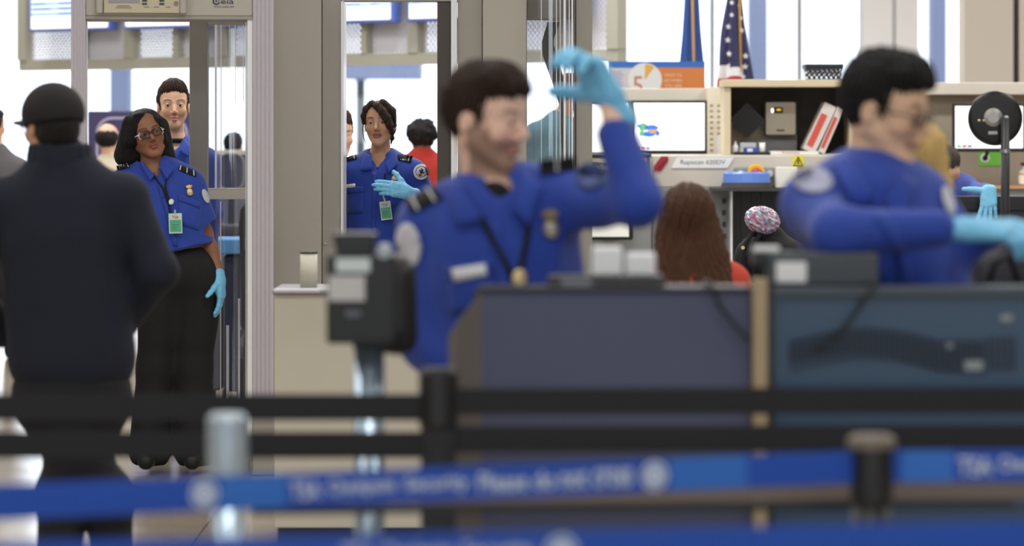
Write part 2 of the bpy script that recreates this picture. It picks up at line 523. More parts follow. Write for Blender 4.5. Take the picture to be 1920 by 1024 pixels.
class Person:
    def __init__(s, label, Y, cx, group=None, name='person', cat='person'):
        s.Y = Y; x = (cx - 960) * Y / F
        s.root = thing(name, label, cat, (x, Y, 0), group)
        s.off = np.array([x, Y, 0])
    def J(s, px, py, dy=0.): return A(px, py, s.Y + dy)
    def cast(s, px, py):
        o = Vector((0, 0, H)); d = (P(px, py, 10.) - o).normalized()
        h, n, i, dist = s.bvh.ray_cast(o, d)
        return h, n, d
    def setb(s, V, Q): s.bvh = BVHTree.FromPolygons([tuple(v) for v in V], [tuple(q) for q in Q])
    def drape(s, name, m, fn, nu, nv, off=.004, th=.003, closed=False):
        """a thin piece laid over the cloth: fn(u,v) gives its place"""
        pts = [fn(i / (nu - 1), j / (nv - 1)) for j in range(nv) for i in range(nu)]
        hs = [s.cast(*p) for p in pts]
        ok = [h[0].y for h in hs if h[0] is not None]
        ym = sum(ok) / len(ok) if ok else s.Y
        vs = []
        for p, (h, n, d) in zip(pts, hs):
            if h is None or abs(h.y - ym) > .12: h = P(p[0], p[1], ym); n = -d
            if n.dot(d) > 0: n = -n
            vs.append(h + (n * .5 - d * .5) * off)
        fs = [(j * nu + i, j * nu + i + 1, (j + 1) * nu + i + 1, (j + 1) * nu + i) for j in range(nv - 1) for i in range(nu - 1)]
        b = MB(); b.v = vs; b.f = fs; b.m = [0] * len(fs)
        return b.build(name, m, s.root if not isinstance(closed, bpy.types.Object) else closed, 0, True, th)
    def quad(s, name, m, c4, nu=7, nv=7, off=.004, th=.003, parent=None):
        a, b, c, d = [np.array(q, float) for q in c4]
        return s.drape(name, m, lambda u, v: tuple((a * (1 - u) + b * u) * (1 - v) + (d * (1 - u) + c * u) * v), nu, nv, off, th, parent if parent is not None else False)
    def disc(s, name, m, c, rx, ry, ang=0, off=.004, th=.003, r0=0., parent=None, n=20, nv=5):
        ca, sa = math.cos(ang), math.sin(ang)
        def fn(u, v):
            a = 2 * PI * u; r = r0 + (1 - r0) * v; x, y = rx * r * math.cos(a), ry * r * math.sin(a)
            return (c[0] + x * ca - y * sa, c[1] + x * sa + y * ca)
        return s.drape(name, m, fn, n + 1, nv, off, th, parent if parent is not None else False)
    def strip(s, name, m, pl, w, off=.004, th=.003, n=16, parent=None):
        pl = [np.array(q, float) for q in pl]
        L = [0]
        for a, b in zip(pl, pl[1:]): L.append(L[-1] + np.linalg.norm(b - a))
        def at(u):
            t = u * L[-1]
            for i in range(len(pl) - 1):
                if t <= L[i + 1] + 1e-6:
                    f = (t - L[i]) / (L[i + 1] - L[i]); return pl[i] * (1 - f) + pl[i + 1] * f, pl[i + 1] - pl[i]
        def fn(u, v):
            p, d = at(u); d = d / np.linalg.norm(d); q = p + np.array([-d[1], d[0]]) * (v - .5) * w
            return tuple(q)
        return s.drape(name, m, fn, n, 3, off, th, parent if parent is not None else False)
    def lettering(s, name, m, txt, c, w, h, ang=0, off=.006, parent=None):
        b = MB(); b.text(txt, (0, 0, 0), w, h)
        ca, sa = math.cos(ang), math.sin(ang)
        vs = []
        for v in b.v:
            x, y = v.x, -v.z; px, py = c[0] + x * ca - y * sa, c[1] + x * sa + y * ca
            hh, n, d = s.cast(px, py)
            if hh is None: hh = P(px, py, s.Y - .1)
            vs.append(hh - d * off)
        b.v = vs
        return b.build(name, m, parent or s.root)

BLUE = mat('shirt_blue', (30, 64, 162), .75, bump=(260, .25), var=.12, sheen=.15)
BLUE2 = mat('shirt_blue_dark_seam', (26, 48, 122), .8, bump=(260, .2))
BLACKC = mat('black_cloth', (17, 17, 20), .85, bump=(200, .3))
BLACKP = mat('black_plastic', (20, 21, 23), .42, bump=(90, .05))
GLOVE = mat('glove_nitrile', (122, 198, 238), .42, bump=(120, .25), var=.08)
WHITE = mat('white_plastic', (228, 230, 232), .4)
SILV = mat('steel', (170, 173, 178), .28, metal=1.)
GOLD = mat('badge_gold', (214, 180, 110), .3, metal=.7)
GOLDL = mat('badge_pale', (235, 225, 200), .35, metal=.3)
PATCHW = mat('patch_white', (205, 205, 212), .8)
PATCHB = mat('patch_navy', (40, 48, 84), .8)
PATCHR = mat('patch_red', (140, 60, 60), .8)
CARDG = mat('card_green', (90, 178, 140), .4)
CARDW = mat('card_pale', (205, 225, 215), .4)
def hair_mat(name, rgb, rgb2, sc=(60, 60, 5)):
    m = mat(name, rgb, .42, bump=(8, .9), var=.25, stretch=sc, spec=.35)
    return m

def shirt(p, d, h, color=None, name='shirt', m=None, seed=1, short=None, amp=.004, f=16.):
    """d: joints. short = (fraction of the upper arm kept) for a short sleeve"""
    sd = Sdf()
    torso_prims(sd, d['N'], d['SL'], d['SR'], d['C'], d['W'], d.get('H'), d['R'], d['dm'], .014, nk=d.get('nk', .05))
    for a, (S, E, Wr) in enumerate((d['armL'], d['armR'])):
        S, E, Wr = map(np.array, (S, E, Wr)); ra = d.get('arm', .052)
        if short:
            e = S + (E - S) * short; sd.cone(S, e, ra + .006, ra + .016, .05)
        else:
            sd.cone(S, E, ra + .008, ra * .9 + .008, .05); sd.cone(E, E + (Wr - E) * d.get('slv', .93), ra * .9 + .008, ra * .68 + .006, .03)
    if short:
        for (S, E, Wr) in (d['armL'], d['armR']):
            S, E = np.array(S), np.array(E); dr = unit(E - S); e = S + (E - S) * short
            a = unit(np.cross(dr, [0, 1, 0.01])); b = np.cross(dr, a)
            sd.ell(e + dr * .040, (.095, .095, .045), np.stack([a, b, dr], 1), .004, 's')
    # opening for the neck and, if asked, the hem
    up = unit(d['N'] - d['C'])
    if d.get('vneck'):
        fr = d['R'] @ np.array([0, -1., 0]); a_, b_ = d['vneck']
        sd.cone(d['N'] + up * .05 + fr * .03, d['N'] + fr * (.085) - up * .01, .060, a_, .015, 's'); sd.cone(d['N'] + fr * .10 - up * .0, d['N'] + fr * .13 - up * b_, a_ * .9, .006, .015, 's')
    if d.get('hem') is not None: sd.plane(d['hem'], -up, 'i')
    sd.disp = wrinkle(amp, f, seed)
    o, V, Q = sd.build(name, h, m or BLUE, p.root)
    p.setb(V, Q); p.V = V
    return o
def collar_stand(p, d, h, m=None, rx=.066, ry=.070, tall=.03, lift=0.):
    sd = Sdf(); up = unit(d['head'] - d['N']); R = d['R']; z = up
    x = unit(R[:, 0] - z * (R[:, 0] @ z)); y = np.cross(z, x); RR = np.stack([x, y, z], 1)
    base = d['N'] + up * lift
    pts = ringpts(base, RR, rx, ry, 18, lambda a: .012 * math.sin(a))
    for i_, (a, b) in enumerate(zip(pts, pts[1:])):
        if math.sin(2 * PI * (i_ + .5) / 18) < -.72: continue
        sd.cone(a, b, .006, .006, .004); sd.cone(a + up * tall * .55, b + up * tall * .55, .006, .006, .012); sd.cone(a + up * tall, b + up * tall, .006, .006, .012)
    return sd.build('collar', h, m or BLUE, p.root)[0]
def body(p, d, h, col, fine=True, jaw=1., arms=True, gl=(True, True)):
    sd = Sdf(); head_prims(sd, d['head'], d['hR'], d.get('hs', 1.), jaw, fine, 0., d['N'])
    torso_prims(sd, d['N'], d['SL'], d['SR'], d['C'], d['W'], None, d['R'], d['dm'], -.016, k=.05)
    if arms:
        for (S, E, Wr), ar in zip((d['armL'], d['armR']), (d.get('ra', 1), d.get('ra', 1))):
            r = d.get('arm', .052) - .008
            sd.cone(S, E, r * .95, r * .78, .03); sd.cone(E, E + (np.array(Wr) - E) * .35, r * .78, r * .8, .02); sd.cone(E + (np.array(Wr) - E) * .35, Wr, r * .8, .023, .02)
            dr = unit(np.array(Wr) - E)
            sd.cone(Wr, np.array(Wr) + dr * .012, .021, .018, .01)
    return sd.build('body', h, SKINM, p.root, col)
def legs(p, hip, knees, feet, h=.012, m=None, hw=(.165, .125), R=None, r=.085, shoes=True, yaw=0, name='trousers', seed=4, flare=.66):
    sd = Sdf(); hip = np.array(hip); R = rotz(math.radians(yaw)) if R is None else R
    sd.ell(hip, (hw[0], hw[1], .13), R, .06)
    for s_, k_, f_ in zip((-1, 1), knees, feet):
        k_, f_ = np.array(k_, float), np.array(f_, float)
        t = hip + R @ np.array([s_ * hw[0] * .5, 0, -.06])
        sd.cone(t, k_, r, r * .72, .05); sd.cone(k_, f_ + np.array([0, 0, .07]), r * .72, r * flare, .04)
    sd.plane((0, 0, .035), (0, 0, -1), 'i')
    sd.disp = wrinkle(.006, 10, seed)
    o = sd.build(name, h, m or BLACKC, p.root)[0]
    if shoes:
        for f_ in feet:
            f_ = np.array(f_, float); dr = rotz(math.radians(yaw)) @ np.array([0, -1, 0])
            q = Sdf(); q.cone(f_ + dr * -.04 + np.array([0, 0, .045]), f_ + dr * .17 + np.array([0, 0, .035]), .045, .038, .02); q.cone(f_ + np.array([0, 0, .09]), f_ + np.array([0, 0, .05]), .05, .05, .03)
            q.plane((0, 0, 0.003), (0, 0, -1), 'i'); q.build('shoe', .012, BLACKP, p.root)
    return o
def hair(p, d, h, fn, m, amp=.002, freq=(220, 220, 14), seed=3, vertical=True):
    sd = Sdf(); c, R, s = d['head'], d['hR'], d.get('hs', 1.)
    L = lambda *q: np.array(c) + R @ (np.array(q) * s)
    fn(sd, L, R, s)
    rg = np.random.RandomState(seed); ph = rg.rand(5) * 6
    def disp(X):
        q = ((X - np.array(c, np.float32)) @ R.astype(np.float32)).astype(np.float32)
        th = np.arctan2(q[:, 1], q[:, 0]); z = q[:, 2]
        return amp * (np.sin(th * 37 + 6 * np.sin(z * 22 + ph[0]) + ph[1]) + .7 * np.sin(th * 71 + 5 * np.sin(z * 31 + ph[2])) + .5 * np.sin(q[:, 0] * 190 + z * 60))
    sd.disp = disp
    return sd.build('hair', h, m, p.root)[0]

def glove(p, w, d, n, side=1, h=.003, g2=0, **kw):
    sd = Sdf(); hand_prims(sd, w, d, n, side, g=.0012 + g2, **kw)
    sd.disp = wrinkle(.0008, 90, 5)
    return sd.build('glove', h, GLOVE, p.root)[0]

def short_hair(front=.088, vol=.0, side=.0):
    def fn(sd, L, R, s):
        sd.ell(L(0, .020, .040), np.array((.083, .101, .092 + vol)) * s, R, .01)
        sd.ell(L(0, -.030, .086 + vol * .5), np.array((.062, .058, .040 + vol)) * s, R, .02)
        sd.ell(L(0, -.125, -.030), np.array((.070, .099, front + .030)) * s, R, .008, 's')
        sd.ell(L(0, -.02, -.12), np.array((.12, .115, .088)) * s, R, .012, 's')
        for x in (-1, 1): sd.ell(L(x * .090, .004, -.015), np.array((.028, .030, .040)) * s, R, .006, 's')
    return fn
# ------------------------------------------------------------ accessories
RAD = math.radians
def spectacles(p, d, mframe, mside=None, w=.025, h=.0165, r=.0018, fw=.0015):
    c, R, s = d['head'], d['hR'], d.get('hs', 1.)
    L = lambda *q: Vector(np.array(c) + R @ (np.array(q) * s))
    b = MB()
    for x in (-1, 1):
        pts = []
        for i in range(25):
            a = 2 * PI * i / 24; ca, sa = math.cos(a), math.sin(a)
            ex = .55; px = math.copysign(abs(ca) ** ex, ca) * w; pz = math.copysign(abs(sa) ** ex, sa) * h
            pts.append(L(x * .0325 + px, -.104 + abs(x * .0325 + px) ** 2 * 3.0, -.001 + pz))
        b.tube(pts, r, 6, False)
    b.tube([L(-.009, -.106, .002), L(0, -.108, .004), L(.009, -.106, .002)], r, 6)
    fr = b.build('spectacles', mframe, p.root, smooth=True)
    b = MB()
    for x in (-1, 1): b.tube([L(x * (w + .0300), -.098, .004), L(x * .069, -.078, .005), L(x * .078, .0, .003), L(x * .078, .018, -.006)], r * 1.35, 6)
    b.build('temple', mside or mframe, fr, smooth=True)
    if mside is not None:
        for x in (-1, 1):
            b = MB(); pts = []
            for i in range(13):
                a = -1.05 + 2.1 * i / 12; ca, sa = math.cos(a), math.sin(a); ex = .55
                px = math.copysign(abs(ca) ** ex, ca) * w * x; pz = math.copysign(abs(sa) ** ex, sa) * h
                pts.append(L(x * .0325 + px, -.1055 + abs(x * .0325 + px) ** 2 * 3.0, -.001 + pz))
            b.tube(pts, r * .75, 6); b.build('rim_edge', mside, fr, smooth=True)
    for x in (-1, 1):
        b = MB(); vs = [L(x * .0325, -.1005, -.001)]
        for i in range(24):
            a = 2 * PI * i / 24; ca, sa = math.cos(a), math.sin(a); ex = .55
            px = math.copysign(abs(ca) ** ex, ca) * w; pz = math.copysign(abs(sa) ** ex, sa) * h
            vs.append(L(x * .0325 + px, -.1035 + abs(x * .0325 + px) ** 2 * 3.0, -.001 + pz))
        b.add(vs, [(0, i + 1, (i + 1) % 24 + 1) for i in range(24)])
        b.build('lens', MATS['lens'], fr, smooth=True)
glass_mat('lens', (225, 226, 232), .0, .06)

def seal(p, c, r, ang=0, ry=None, parent=None, letters=True):
    ry = ry or r
    a = p.disc('sleeve_patch', PATCHB, c, r, ry, ang, .005, .002)
    p.disc('ring', PATCHW, c, r * .97, ry * .97, ang, .007, .001, r0=.70, parent=a)
    p.disc('emblem', PATCHW, c, r * .62, ry * .62, ang, .007, .001, parent=a)
    ca, sa = math.cos(ang), math.sin(ang)
    T = lambda x, y: (c[0] + x * r * ca - y * ry * sa, c[1] + x * r * sa + y * ry * ca)
    p.quad('eagle', PATCHB, [T(-.35, -.28), T(.05, -.12), T(.45, .05), T(-.05, .2)], 4, 4, .009, .001, a)
    p.quad('eagle', PATCHB, [T(-.1, -.5), T(.2, -.3), T(.1, .1), T(-.05, .1)], 4, 4, .009, .001, a)
    p.quad('stripes', PATCHR, [T(-.3, .25), T(.1, .25), T(.1, .5), T(-.2, .5)], 4, 4, .009, .001, a)
    return a
def badge(p, c, sz, ang=0, m=None, m2=None):
    m = m or GOLD; m2 = m2 or GOLDL
    ca, sa = math.cos(ang), math.sin(ang)
    T = lambda x, y: (c[0] + x * sz * ca - y * sz * sa, c[1] + x * sz * sa + y * sz * ca)
    a = p.disc('badge', m, T(0, .22), sz * .36, sz * .46, ang, .007, .005)
    p.disc('eagle_crest', m, T(0, -.42), sz * .30, sz * .22, ang, .009, .004, parent=a)
    p.quad('wing', m, [T(-.36, -.62), T(-.1, -.42), T(-.1, -.2), T(-.38, -.30)], 4, 4, .009, .003, a)
    p.quad('wing', m, [T(.36, -.62), T(.1, -.42), T(.1, -.2), T(.38, -.30)], 4, 4, .009, .003, a)
    p.disc('seal', m2, T(0, .14), sz * .22, sz * .22, ang, .012, .003, parent=a)
    p.quad('banner', m2, [T(-.2, .44), T(.2, .44), T(.16, .54), T(-.16, .54)], 4, 3, .012, .002, a)
    return a
def card(p, c, w, h, ang, dy, txt='TSA'):
    """identity card hanging on the lanyard"""
    q = p.J(c[0], c[1], dy); Y = q[1]
    M = Matrix.Translation(Vector(q)) @ Matrix.Rotation(-ang, 4, 'Y') @ Matrix.Rotation(.05, 4, 'X')
    k = Y / F; W_, H_ = w * k / 2, h * k / 2
    b = MB(M); b.box(-W_, W_, -.0015, .0015, -H_, H_); o = b.build('id_card', CARDW, p.root, bev=.001)
    b = MB(M); b.box(-W_ * .85, W_ * .85, -.0022, -.0015, -H_ * .85, H_ * .35); b.build('green_field', CARDG, o)
    b = MB(M); b.text(txt, (0, 0, 0), W_ * 1.0, H_ * .28); b.v = [M @ (M.inverted() @ v + Vector((0, -.0024, H_ * .62))) for v in b.v]
    b.build('lettering', PATCHR, o)
    b = MB(M); 
    for i in range(3): b.box(-W_ * .6, W_ * (.5 - .2 * i), -.0028, -.0021, -H_ * (.1 + .22 * i) - .002, -H_ * (.1 + .22 * i))
    b.build('print', mat('card_ink', (40, 110, 90), .5), o)
    b = MB(M); b.box(-.004, .004, -.004, .003, H_, H_ + .016); b.build('clip', SILV, o)
    return o

def officer_kit(p, k):
    if 'flaps' in k:
        for q in k['flaps']: p.quad('collar_flap', k.get('cm', BLUE), q, 7, 7, .020, .006)
    if 'placket' in k:
        o = p.strip('placket', k.get('cm', BLUE), k['placket'], k.get('pw', 13), .004, .003)
        for q in k.get('buttons', []): p.disc('button', BLUE2, q, k.get('br', 2.2), k.get('br', 2.2), 0, .008, .002, n=10, nv=3, parent=o)
    for q in k.get('pockets', []):
        o = p.quad('pocket', k.get('cm', BLUE), q[0], 7, 7, .003, .003); p.quad('pocket_flap', BLUE2 if k.get('dark') else k.get('cm', BLUE), q[1], 7, 4, .007, .003, o)
    for q in k.get('epaulets', []):
        o = p.quad('epaulet', BLACKC, q[0], 8, 4, .007, .005)
        a, b, c, d = [np.array(z, float) for z in q[0]]
        for t in q[2]:
            m0, m1 = a * (1 - t) + b * t, d * (1 - t) + c * t; n0, n1 = a * (1 - t - .05) + b * (t + .05), d * (1 - t - .05) + c * (t + .05)
            p.quad('stripe', WHITE, [m0, n0, n1, m1], 3, 4, .011, .002, o)
        if q[1]: p.lettering('lettering', WHITE, 'TSA', q[1][0], q[1][1], q[1][2], q[1][3], .013, o)
    for q in k.get('lanyard', []): p.strip('lanyard', BLACKC, q, k.get('lw', 4.5), .010, .002)
    if 'tag' in k:
        o = p.quad('name_tag', WHITE, k['tag'], 6, 3, .008, .003)

SK_DARK, SK_MED, SK_FAIR, SK_PALE = (150, 102, 76), (206, 160, 130), (222, 180, 154), (226, 188, 166)
HB = hair_mat('hair_black', (24, 20, 20), (0, 0, 0)); HBR = hair_mat('hair_dark_brown', (60, 42, 32), 0); HLB = hair_mat('hair_brown', (92, 60, 42), 0)
HBL = hair_mat('hair_blonde', (252, 204, 134), 0); HGR = hair_mat('hair_grey', (92, 84, 76), 0)
BL = lambda R=0: rotz(RAD(R))

# ---- woman officer with spectacles, stepping through the metal detector
p = Person('woman officer with white-sided spectacles and shoulder-length black hair, standing inside the metal detector', 17.4, 335); J = p.J
d = dict(head=J(278, 254), hR=headR(14, -3, 15), hs=.93, N=J(290, 317, .02), SL=J(240, 338, .02), SR=J(352, 344, .02), C=J(312, 392), W=J(330, 440), H=J(338, 505), R=BL(4),
         dm=((.15, .115), (.142, .115), (.16, .13)), armL=(J(238, 345), J(208, 430, .05), J(205, 500, .0)), armR=(J(358, 352), J(386, 438, .03), J(412, 520, -.04)), arm=.047, hem=J(335, 474), vneck=(.028, .045))
body(p, d, .0025, face_color(d['head'], d['hR'], .93, SK_DARK, (150, 84, 76), (30, 20, 18)), jaw=1.12)
eyes(p.root, d['head'], d['hR'], .93, (5, 3), (40, 24, 18))
shirt(p, d, .005, short=.72, amp=.0045, f=15, seed=11)
collar_stand(p, d, .004, rx=.060, ry=.064, tall=.030, lift=-.005)
legs(p, J(338, 508), [J(292, 690), J(364, 690)], [J(280, 874), J(366, 874, -.02)], hw=(.165, .13), r=.110, flare=.86)
def bob(sd, L, R, s):
    sd.ell(L(0, .022, .034), (.086, .100, .088), R, .02)
    sd.cone(J(248, 232, .01), J(236, 292, .02), .044, .054, .03); sd.cone(J(303, 236, .01), J(313, 305, .03), .032, .044, .03)
    sd.cone(J(272, 235, .06), J(270, 290, .07), .07, .07, .04)
    sd.cone(J(258, 222, -.04), J(246, 262, -.035), .022, .026, .03); sd.cone(J(297, 230, -.04), J(304, 262, -.035), .020, .022, .03)
    sd.ell(L(.004, -.110, -.030), (.059, .084, .104), R, .012, 's')
    sd.plane(J(270, 314), (.12, 0, -1), 'i', .010)
hair(p, d, .003, bob, HB, .0009)
spectacles(p, d, mat('frame_dark', (30, 24, 24), .3), WHITE, .028, .0175, .0020)
glove(p, J(412, 522, -.04), (.10, -.12, -1), (-1, .25, -.05), -1, .0025, curl=(.22, .25, .28, .3), thumb=.2, s=.93, cuff=.02)
officer_kit(p, dict(flaps=[[(262, 305), (276, 312), (291, 330), (283, 340)], [(300, 317), (312, 305), (326, 320), (312, 338)]], placket=[(294, 330), (312, 390), (330, 462)], pw=8, buttons=[(306, 370), (316, 402), (325, 436)], br=1.8,
    pockets=[[[(335, 366), (377, 382), (372, 432), (334, 420)], [(335, 364), (378, 381), (374, 391), (334, 376)]]],
    epaulets=[[[(336, 311), (366, 322), (367, 332), (334, 319)], None, (.05, .45, .85)], [[(218, 311), (240, 306), (244, 314), (222, 320)], ((228, 312), 13, 7, -.2), (.85,)]],
    lanyard=[[(288, 330), (305, 352), (316, 380)], [(313, 332), (310, 352), (318, 380)], [(317, 378), (320, 402)]], lw=3.2))
c_ = p.cast(325, 420)[0]; card(p, (329, 419), 25, 38, .03, (c_.y if c_ else 17.25) - 17.4 - .02)
o = p.disc('lanyard_clasp', WHITE, (321, 379), 4.5, 5.5, .2, .012, .005, n=10)
badge(p, (355, 357), 16, -.15)
p.disc('sleeve_patch', PATCHW, (385, 368), 5.5, 14, -.35, .006, .002)

# ---- man officer behind her
p = Person('tall man with short brown hair in blue uniform shirt, standing behind the bespectacled woman officer', 19.4, 328); J = p.J
d = dict(head=J(325, 200), hR=headR(8, -2, 0), hs=1., N=J(328, 268, .03), SL=J(274, 302), SR=J(384, 302), C=J(328, 350), W=J(328, 410), H=J(328, 470), R=BL(0), dm=((.165, .115), (.15, .115), (.16, .12)),
         armL=(J(272, 305), J(262, 400), J(268, 480)), armR=(J(386, 305), J(396, 400), J(390, 480)), vneck=(.032, .04))
body(p, d, .0028, face_color(d['head'], d['hR'], 1., SK_FAIR, (205, 138, 124), (70, 50, 38), (130, 100, 84), .4), jaw=.94)
eyes(p.root, d['head'], d['hR'], 1., (-6, 2), (60, 60, 55))
hair(p, d, .0035, short_hair(.088, .012), HBR, .0022)
shirt(p, d, .009, seed=5); collar_stand(p, d, .005, rx=.064, ry=.066, tall=.02)
sd = Sdf(); z = ringpts(J(328, 268, .02) + np.array([0, 0, .012]), np.eye(3), .056, .060, 16)
for a, b in zip(z, z[1:]): sd.cone(a, b, .011, .011, .004)
sd.build('undershirt', .005, BLACKC, p.root)
legs(p, J(328, 485), [J(300, 650), J(356, 650)], [J(298, 815), J(358, 815)])
officer_kit(p, dict(flaps=[[(303, 266), (313, 268), (326, 290), (312, 294)], [(336, 285), (346, 264), (355, 275), (352, 296)]], epaulets=[[[(360, 281), (388, 287), (390, 294), (358, 289)], None, (.5,)]]))

# ---- woman officer seen in the gap between the scanners
p = Person('woman officer with swept dark fringe, gloved hand at her chest, in the gap between scanners', 18.5, 710); J = p.J
d = dict(head=J(712, 233), hR=headR(-9, -4, 3), hs=.93, N=J(713, 298, .03), SL=J(662, 322), SR=J(770, 324), C=J(712, 372), W=J(708, 425), H=J(706, 480), R=BL(-3), dm=((.148, .118), (.135, .112), (.155, .12)),
         armL=(J(660, 326), J(646, 410, .02), J(650, 478, -.05)), armR=(J(776, 328), J(812, 398, -.04), J(768, 364, -.24)), arm=.047, slv=.70, vneck=(.034, .05))
body(p, d, .0025, face_color(d['head'], d['hR'], .93, SK_MED, (150, 84, 80), (38, 26, 22)), jaw=.93)
eyes(p.root, d['head'], d['hR'], .93, (4, 6), (36, 24, 20))
shirt(p, d, .006, amp=.004, f=15, seed=21)
collar_stand(p, d, .004, rx=.056, ry=.060, tall=.016, lift=-.008)
legs(p, J(706, 490), [J(684, 660), J(736, 660)], [J(684, 835), J(738, 835)], hw=(.15, .12))
def fringe(sd, L, R, s):
    sd.ell(L(0, .022, .036), np.array((.082, .100, .088)) * s, R, .02)
    sd.ell(L(0, .06, -.02), np.array((.070, .065, .07)) * s, R, .03)
    sd.ell(L(-.018, -.125, -.02), np.array((.050, .078, .106)) * s, R, .010, 's'); sd.cone(L(.03, -.05, .105), L(.070, -.035, .06), .022 * s, .022 * s, .02); sd.cone(L(.070, -.035, .06), L(.078, -.02, -.01), .02 * s, .014 * s, .02)
    ch = [(-.022, -.060, .106, .015), (.006, -.084, .088, .017), (.034, -.094, .060, .020), (.054, -.090, .025, .021), (.066, -.080, -.010, .018), (.074, -.062, -.045, .012), (.072, -.045, -.080, .006), (.062, -.04, -.105, .003)]
    for a, b in zip(ch, ch[1:]): sd.cone(L(*a[:3]), L(*b[:3]), a[3] * s, b[3] * s, .014)
    ch = [(-.030, -.056, .103, .015), (-.056, -.056, .078, .016), (-.072, -.050, .045, .013), (-.076, -.04, .01, .009)]
    for a, b in zip(ch, ch[1:]): sd.cone(L(*a[:3]), L(*b[:3]), a[3] * s, b[3] * s, .014)
hair(p, d, .003, fringe, HBR, .0016)
L_ = lambda *q: Vector(d['head'] + d['hR'] @ (np.array(q) * .93))
b = MB()
b.tube([L_(-.074, -.05, .02), L_(-.080, -.055, -.03), L_(-.076, -.06, -.07), L_(-.066, -.062, -.10)], [.003, .0026, .002, .001], 6); b.build('hair_strand', HBR, p.root, smooth=True); b = MB()
b.tube([L_(.076, -.05, -.03), L_(.078, -.05, -.07), L_(.068, -.05, -.105), L_(.056, -.052, -.125)], [.004, .003, .002, .001], 6)
b.build('hair_strand', HBR, p.root, smooth=True)
b = MB(); b.ell(L_(.080, -.006, -.032), (.003, .003, .003), 8, 6); b.build('earring', WHITE, p.root, smooth=True)
b = MB(); b.ell(L_(-.080, -.006, -.032), (.003, .003, .003), 8, 6); b.build('earring', WHITE, p.root, smooth=True)
glove(p, J(766, 362, -.25), (-.85, -.30, .22), (.15, 1, -.35), -1, .0025, curl=(.30, .32, .34, .36), thumb=.15, s=.96, cuff=.03, td=(.55, .75, .2))
sd = Sdf(); dr = unit(J(768, 364, -.24) - J(812, 398, -.04)); u_ = unit(np.cross(dr, [0, 0, 1])); w_ = np.cross(dr, u_)
z = [J(775, 367, -.22) + u_ * .036 * math.cos(a) + w_ * .032 * math.sin(a) for a in np.linspace(0, 2 * PI, 15)]
for a, b in zip(z, z[1:]): sd.cone(a, b, .007, .007, .002)
sd.build('wristwatch', .003, SILV, p.root)
officer_kit(p, dict(flaps=[[(686, 290), (696, 293), (699, 318), (676, 322)], [(722, 310), (740, 285), (746, 308), (728, 326)]], placket=[(702, 322), (702, 360), (700, 440)], pw=8, buttons=[(702, 345), (701, 375), (700, 405)], br=1.8,
    pockets=[[[(651, 352), (682, 352), (681, 400), (652, 400)], [(650, 350), (683, 350), (682, 360), (651, 363)]], [[(730, 352), (762, 350), (764, 400), (732, 402)], [(729, 350), (763, 348), (764, 360), (730, 363)]]],
    epaulets=[[[(745, 291), (774, 293), (770, 305), (742, 298)], ((756, 296.5), 13, 8, .15), (.78,)], [[(648, 296), (668, 292), (670, 298), (649, 303)], None, (.75,)]], tag=[(647, 346), (667, 344), (667, 351), (648, 353)],
    lanyard=[[(722, 325), (720, 345), (719, 372)]], lw=2.5))
c_ = p.cast(723, 395)[0]; card(p, (723.5, 395), 21, 35, .12, (c_.y if c_ else 18.3) - 18.5 - .02)
p.quad('card_clip', SILV, [(716, 360), (722, 360), (722, 374), (717, 374)], 3, 4, .012, .003)
badge(p, (740, 332), 17, .05); seal(p, (789, 323), 15, .2)

# ---- bearded officer at the document podium, arm raised
p = Person('bearded man officer at the podium raising one blue-gloved hand above his shoulder', 9.2, 940); J = p.J
d = dict(head=J(912, 226), hR=headR(60, 5, -1), hs=1.01, N=J(920, 362, .02), SL=J(805, 418, .03), SR=J(1058, 372, -.03), C=J(938, 480), W=J(945, 575), H=J(945, 680), R=BL(8), dm=((.178, .125), (.165, .12), (.17, .125)),
         armL=(J(798, 425, .03), J(800, 640, .0), J(900, 700, -.12)), armR=(J(1070, 378, -.05), J(1192, 382, -.23), J(1142, 196, -.16)), arm=.055, slv=.70, vneck=(.040, .06))
body(p, d, .004, face_color(d['head'], d['hR'], 1.01, (240, 198, 176), (182, 122, 112), (60, 40, 30), (104, 72, 52), .7))
eyes(p.root, d['head'], d['hR'], 1.01, (8, 2), (70, 90, 110))
def quiff(sd, L, R, s):
    short_hair(.088, .012)(sd, L, R, s)
    sd.cone(L(-.040, -.032, .096), L(.036, -.032, .098), .032, .032, .03); sd.cone(L(-.035, -.074, .082), L(.035, -.074, .084), .018, .018, .02)
hair(p, d, .0045, quiff, hair_mat('hair_umber', (52, 32, 22), 0), .003)
shirt(p, d, .008, amp=.011, f=11, seed=8)
collar_stand(p, d, .006, rx=.068, ry=.070, tall=.03, lift=-.012)
legs(p, J(945, 700), [J(880, 1080), J(1010, 1080)], [J(880, 1440), J(1015, 1440)], .016, hw=(.17, .13))
glove(p, J(1146, 186, -.16), (-.52, -.1, .85), (-.62, -.62, -.40), -1, .004, curl=((.5, .8, .5), (.55, .85, .5), (.65, .85, .5), (.75, .9, .5)), thumb=.3, s=1.08, cuff=.05, td=(.55, .80, .35), g2=.003)
glove(p, J(908, 705, -.12), (1, -.2, -.2), (.1, -.1, -1), 1, .006, curl=(.4,) * 4)
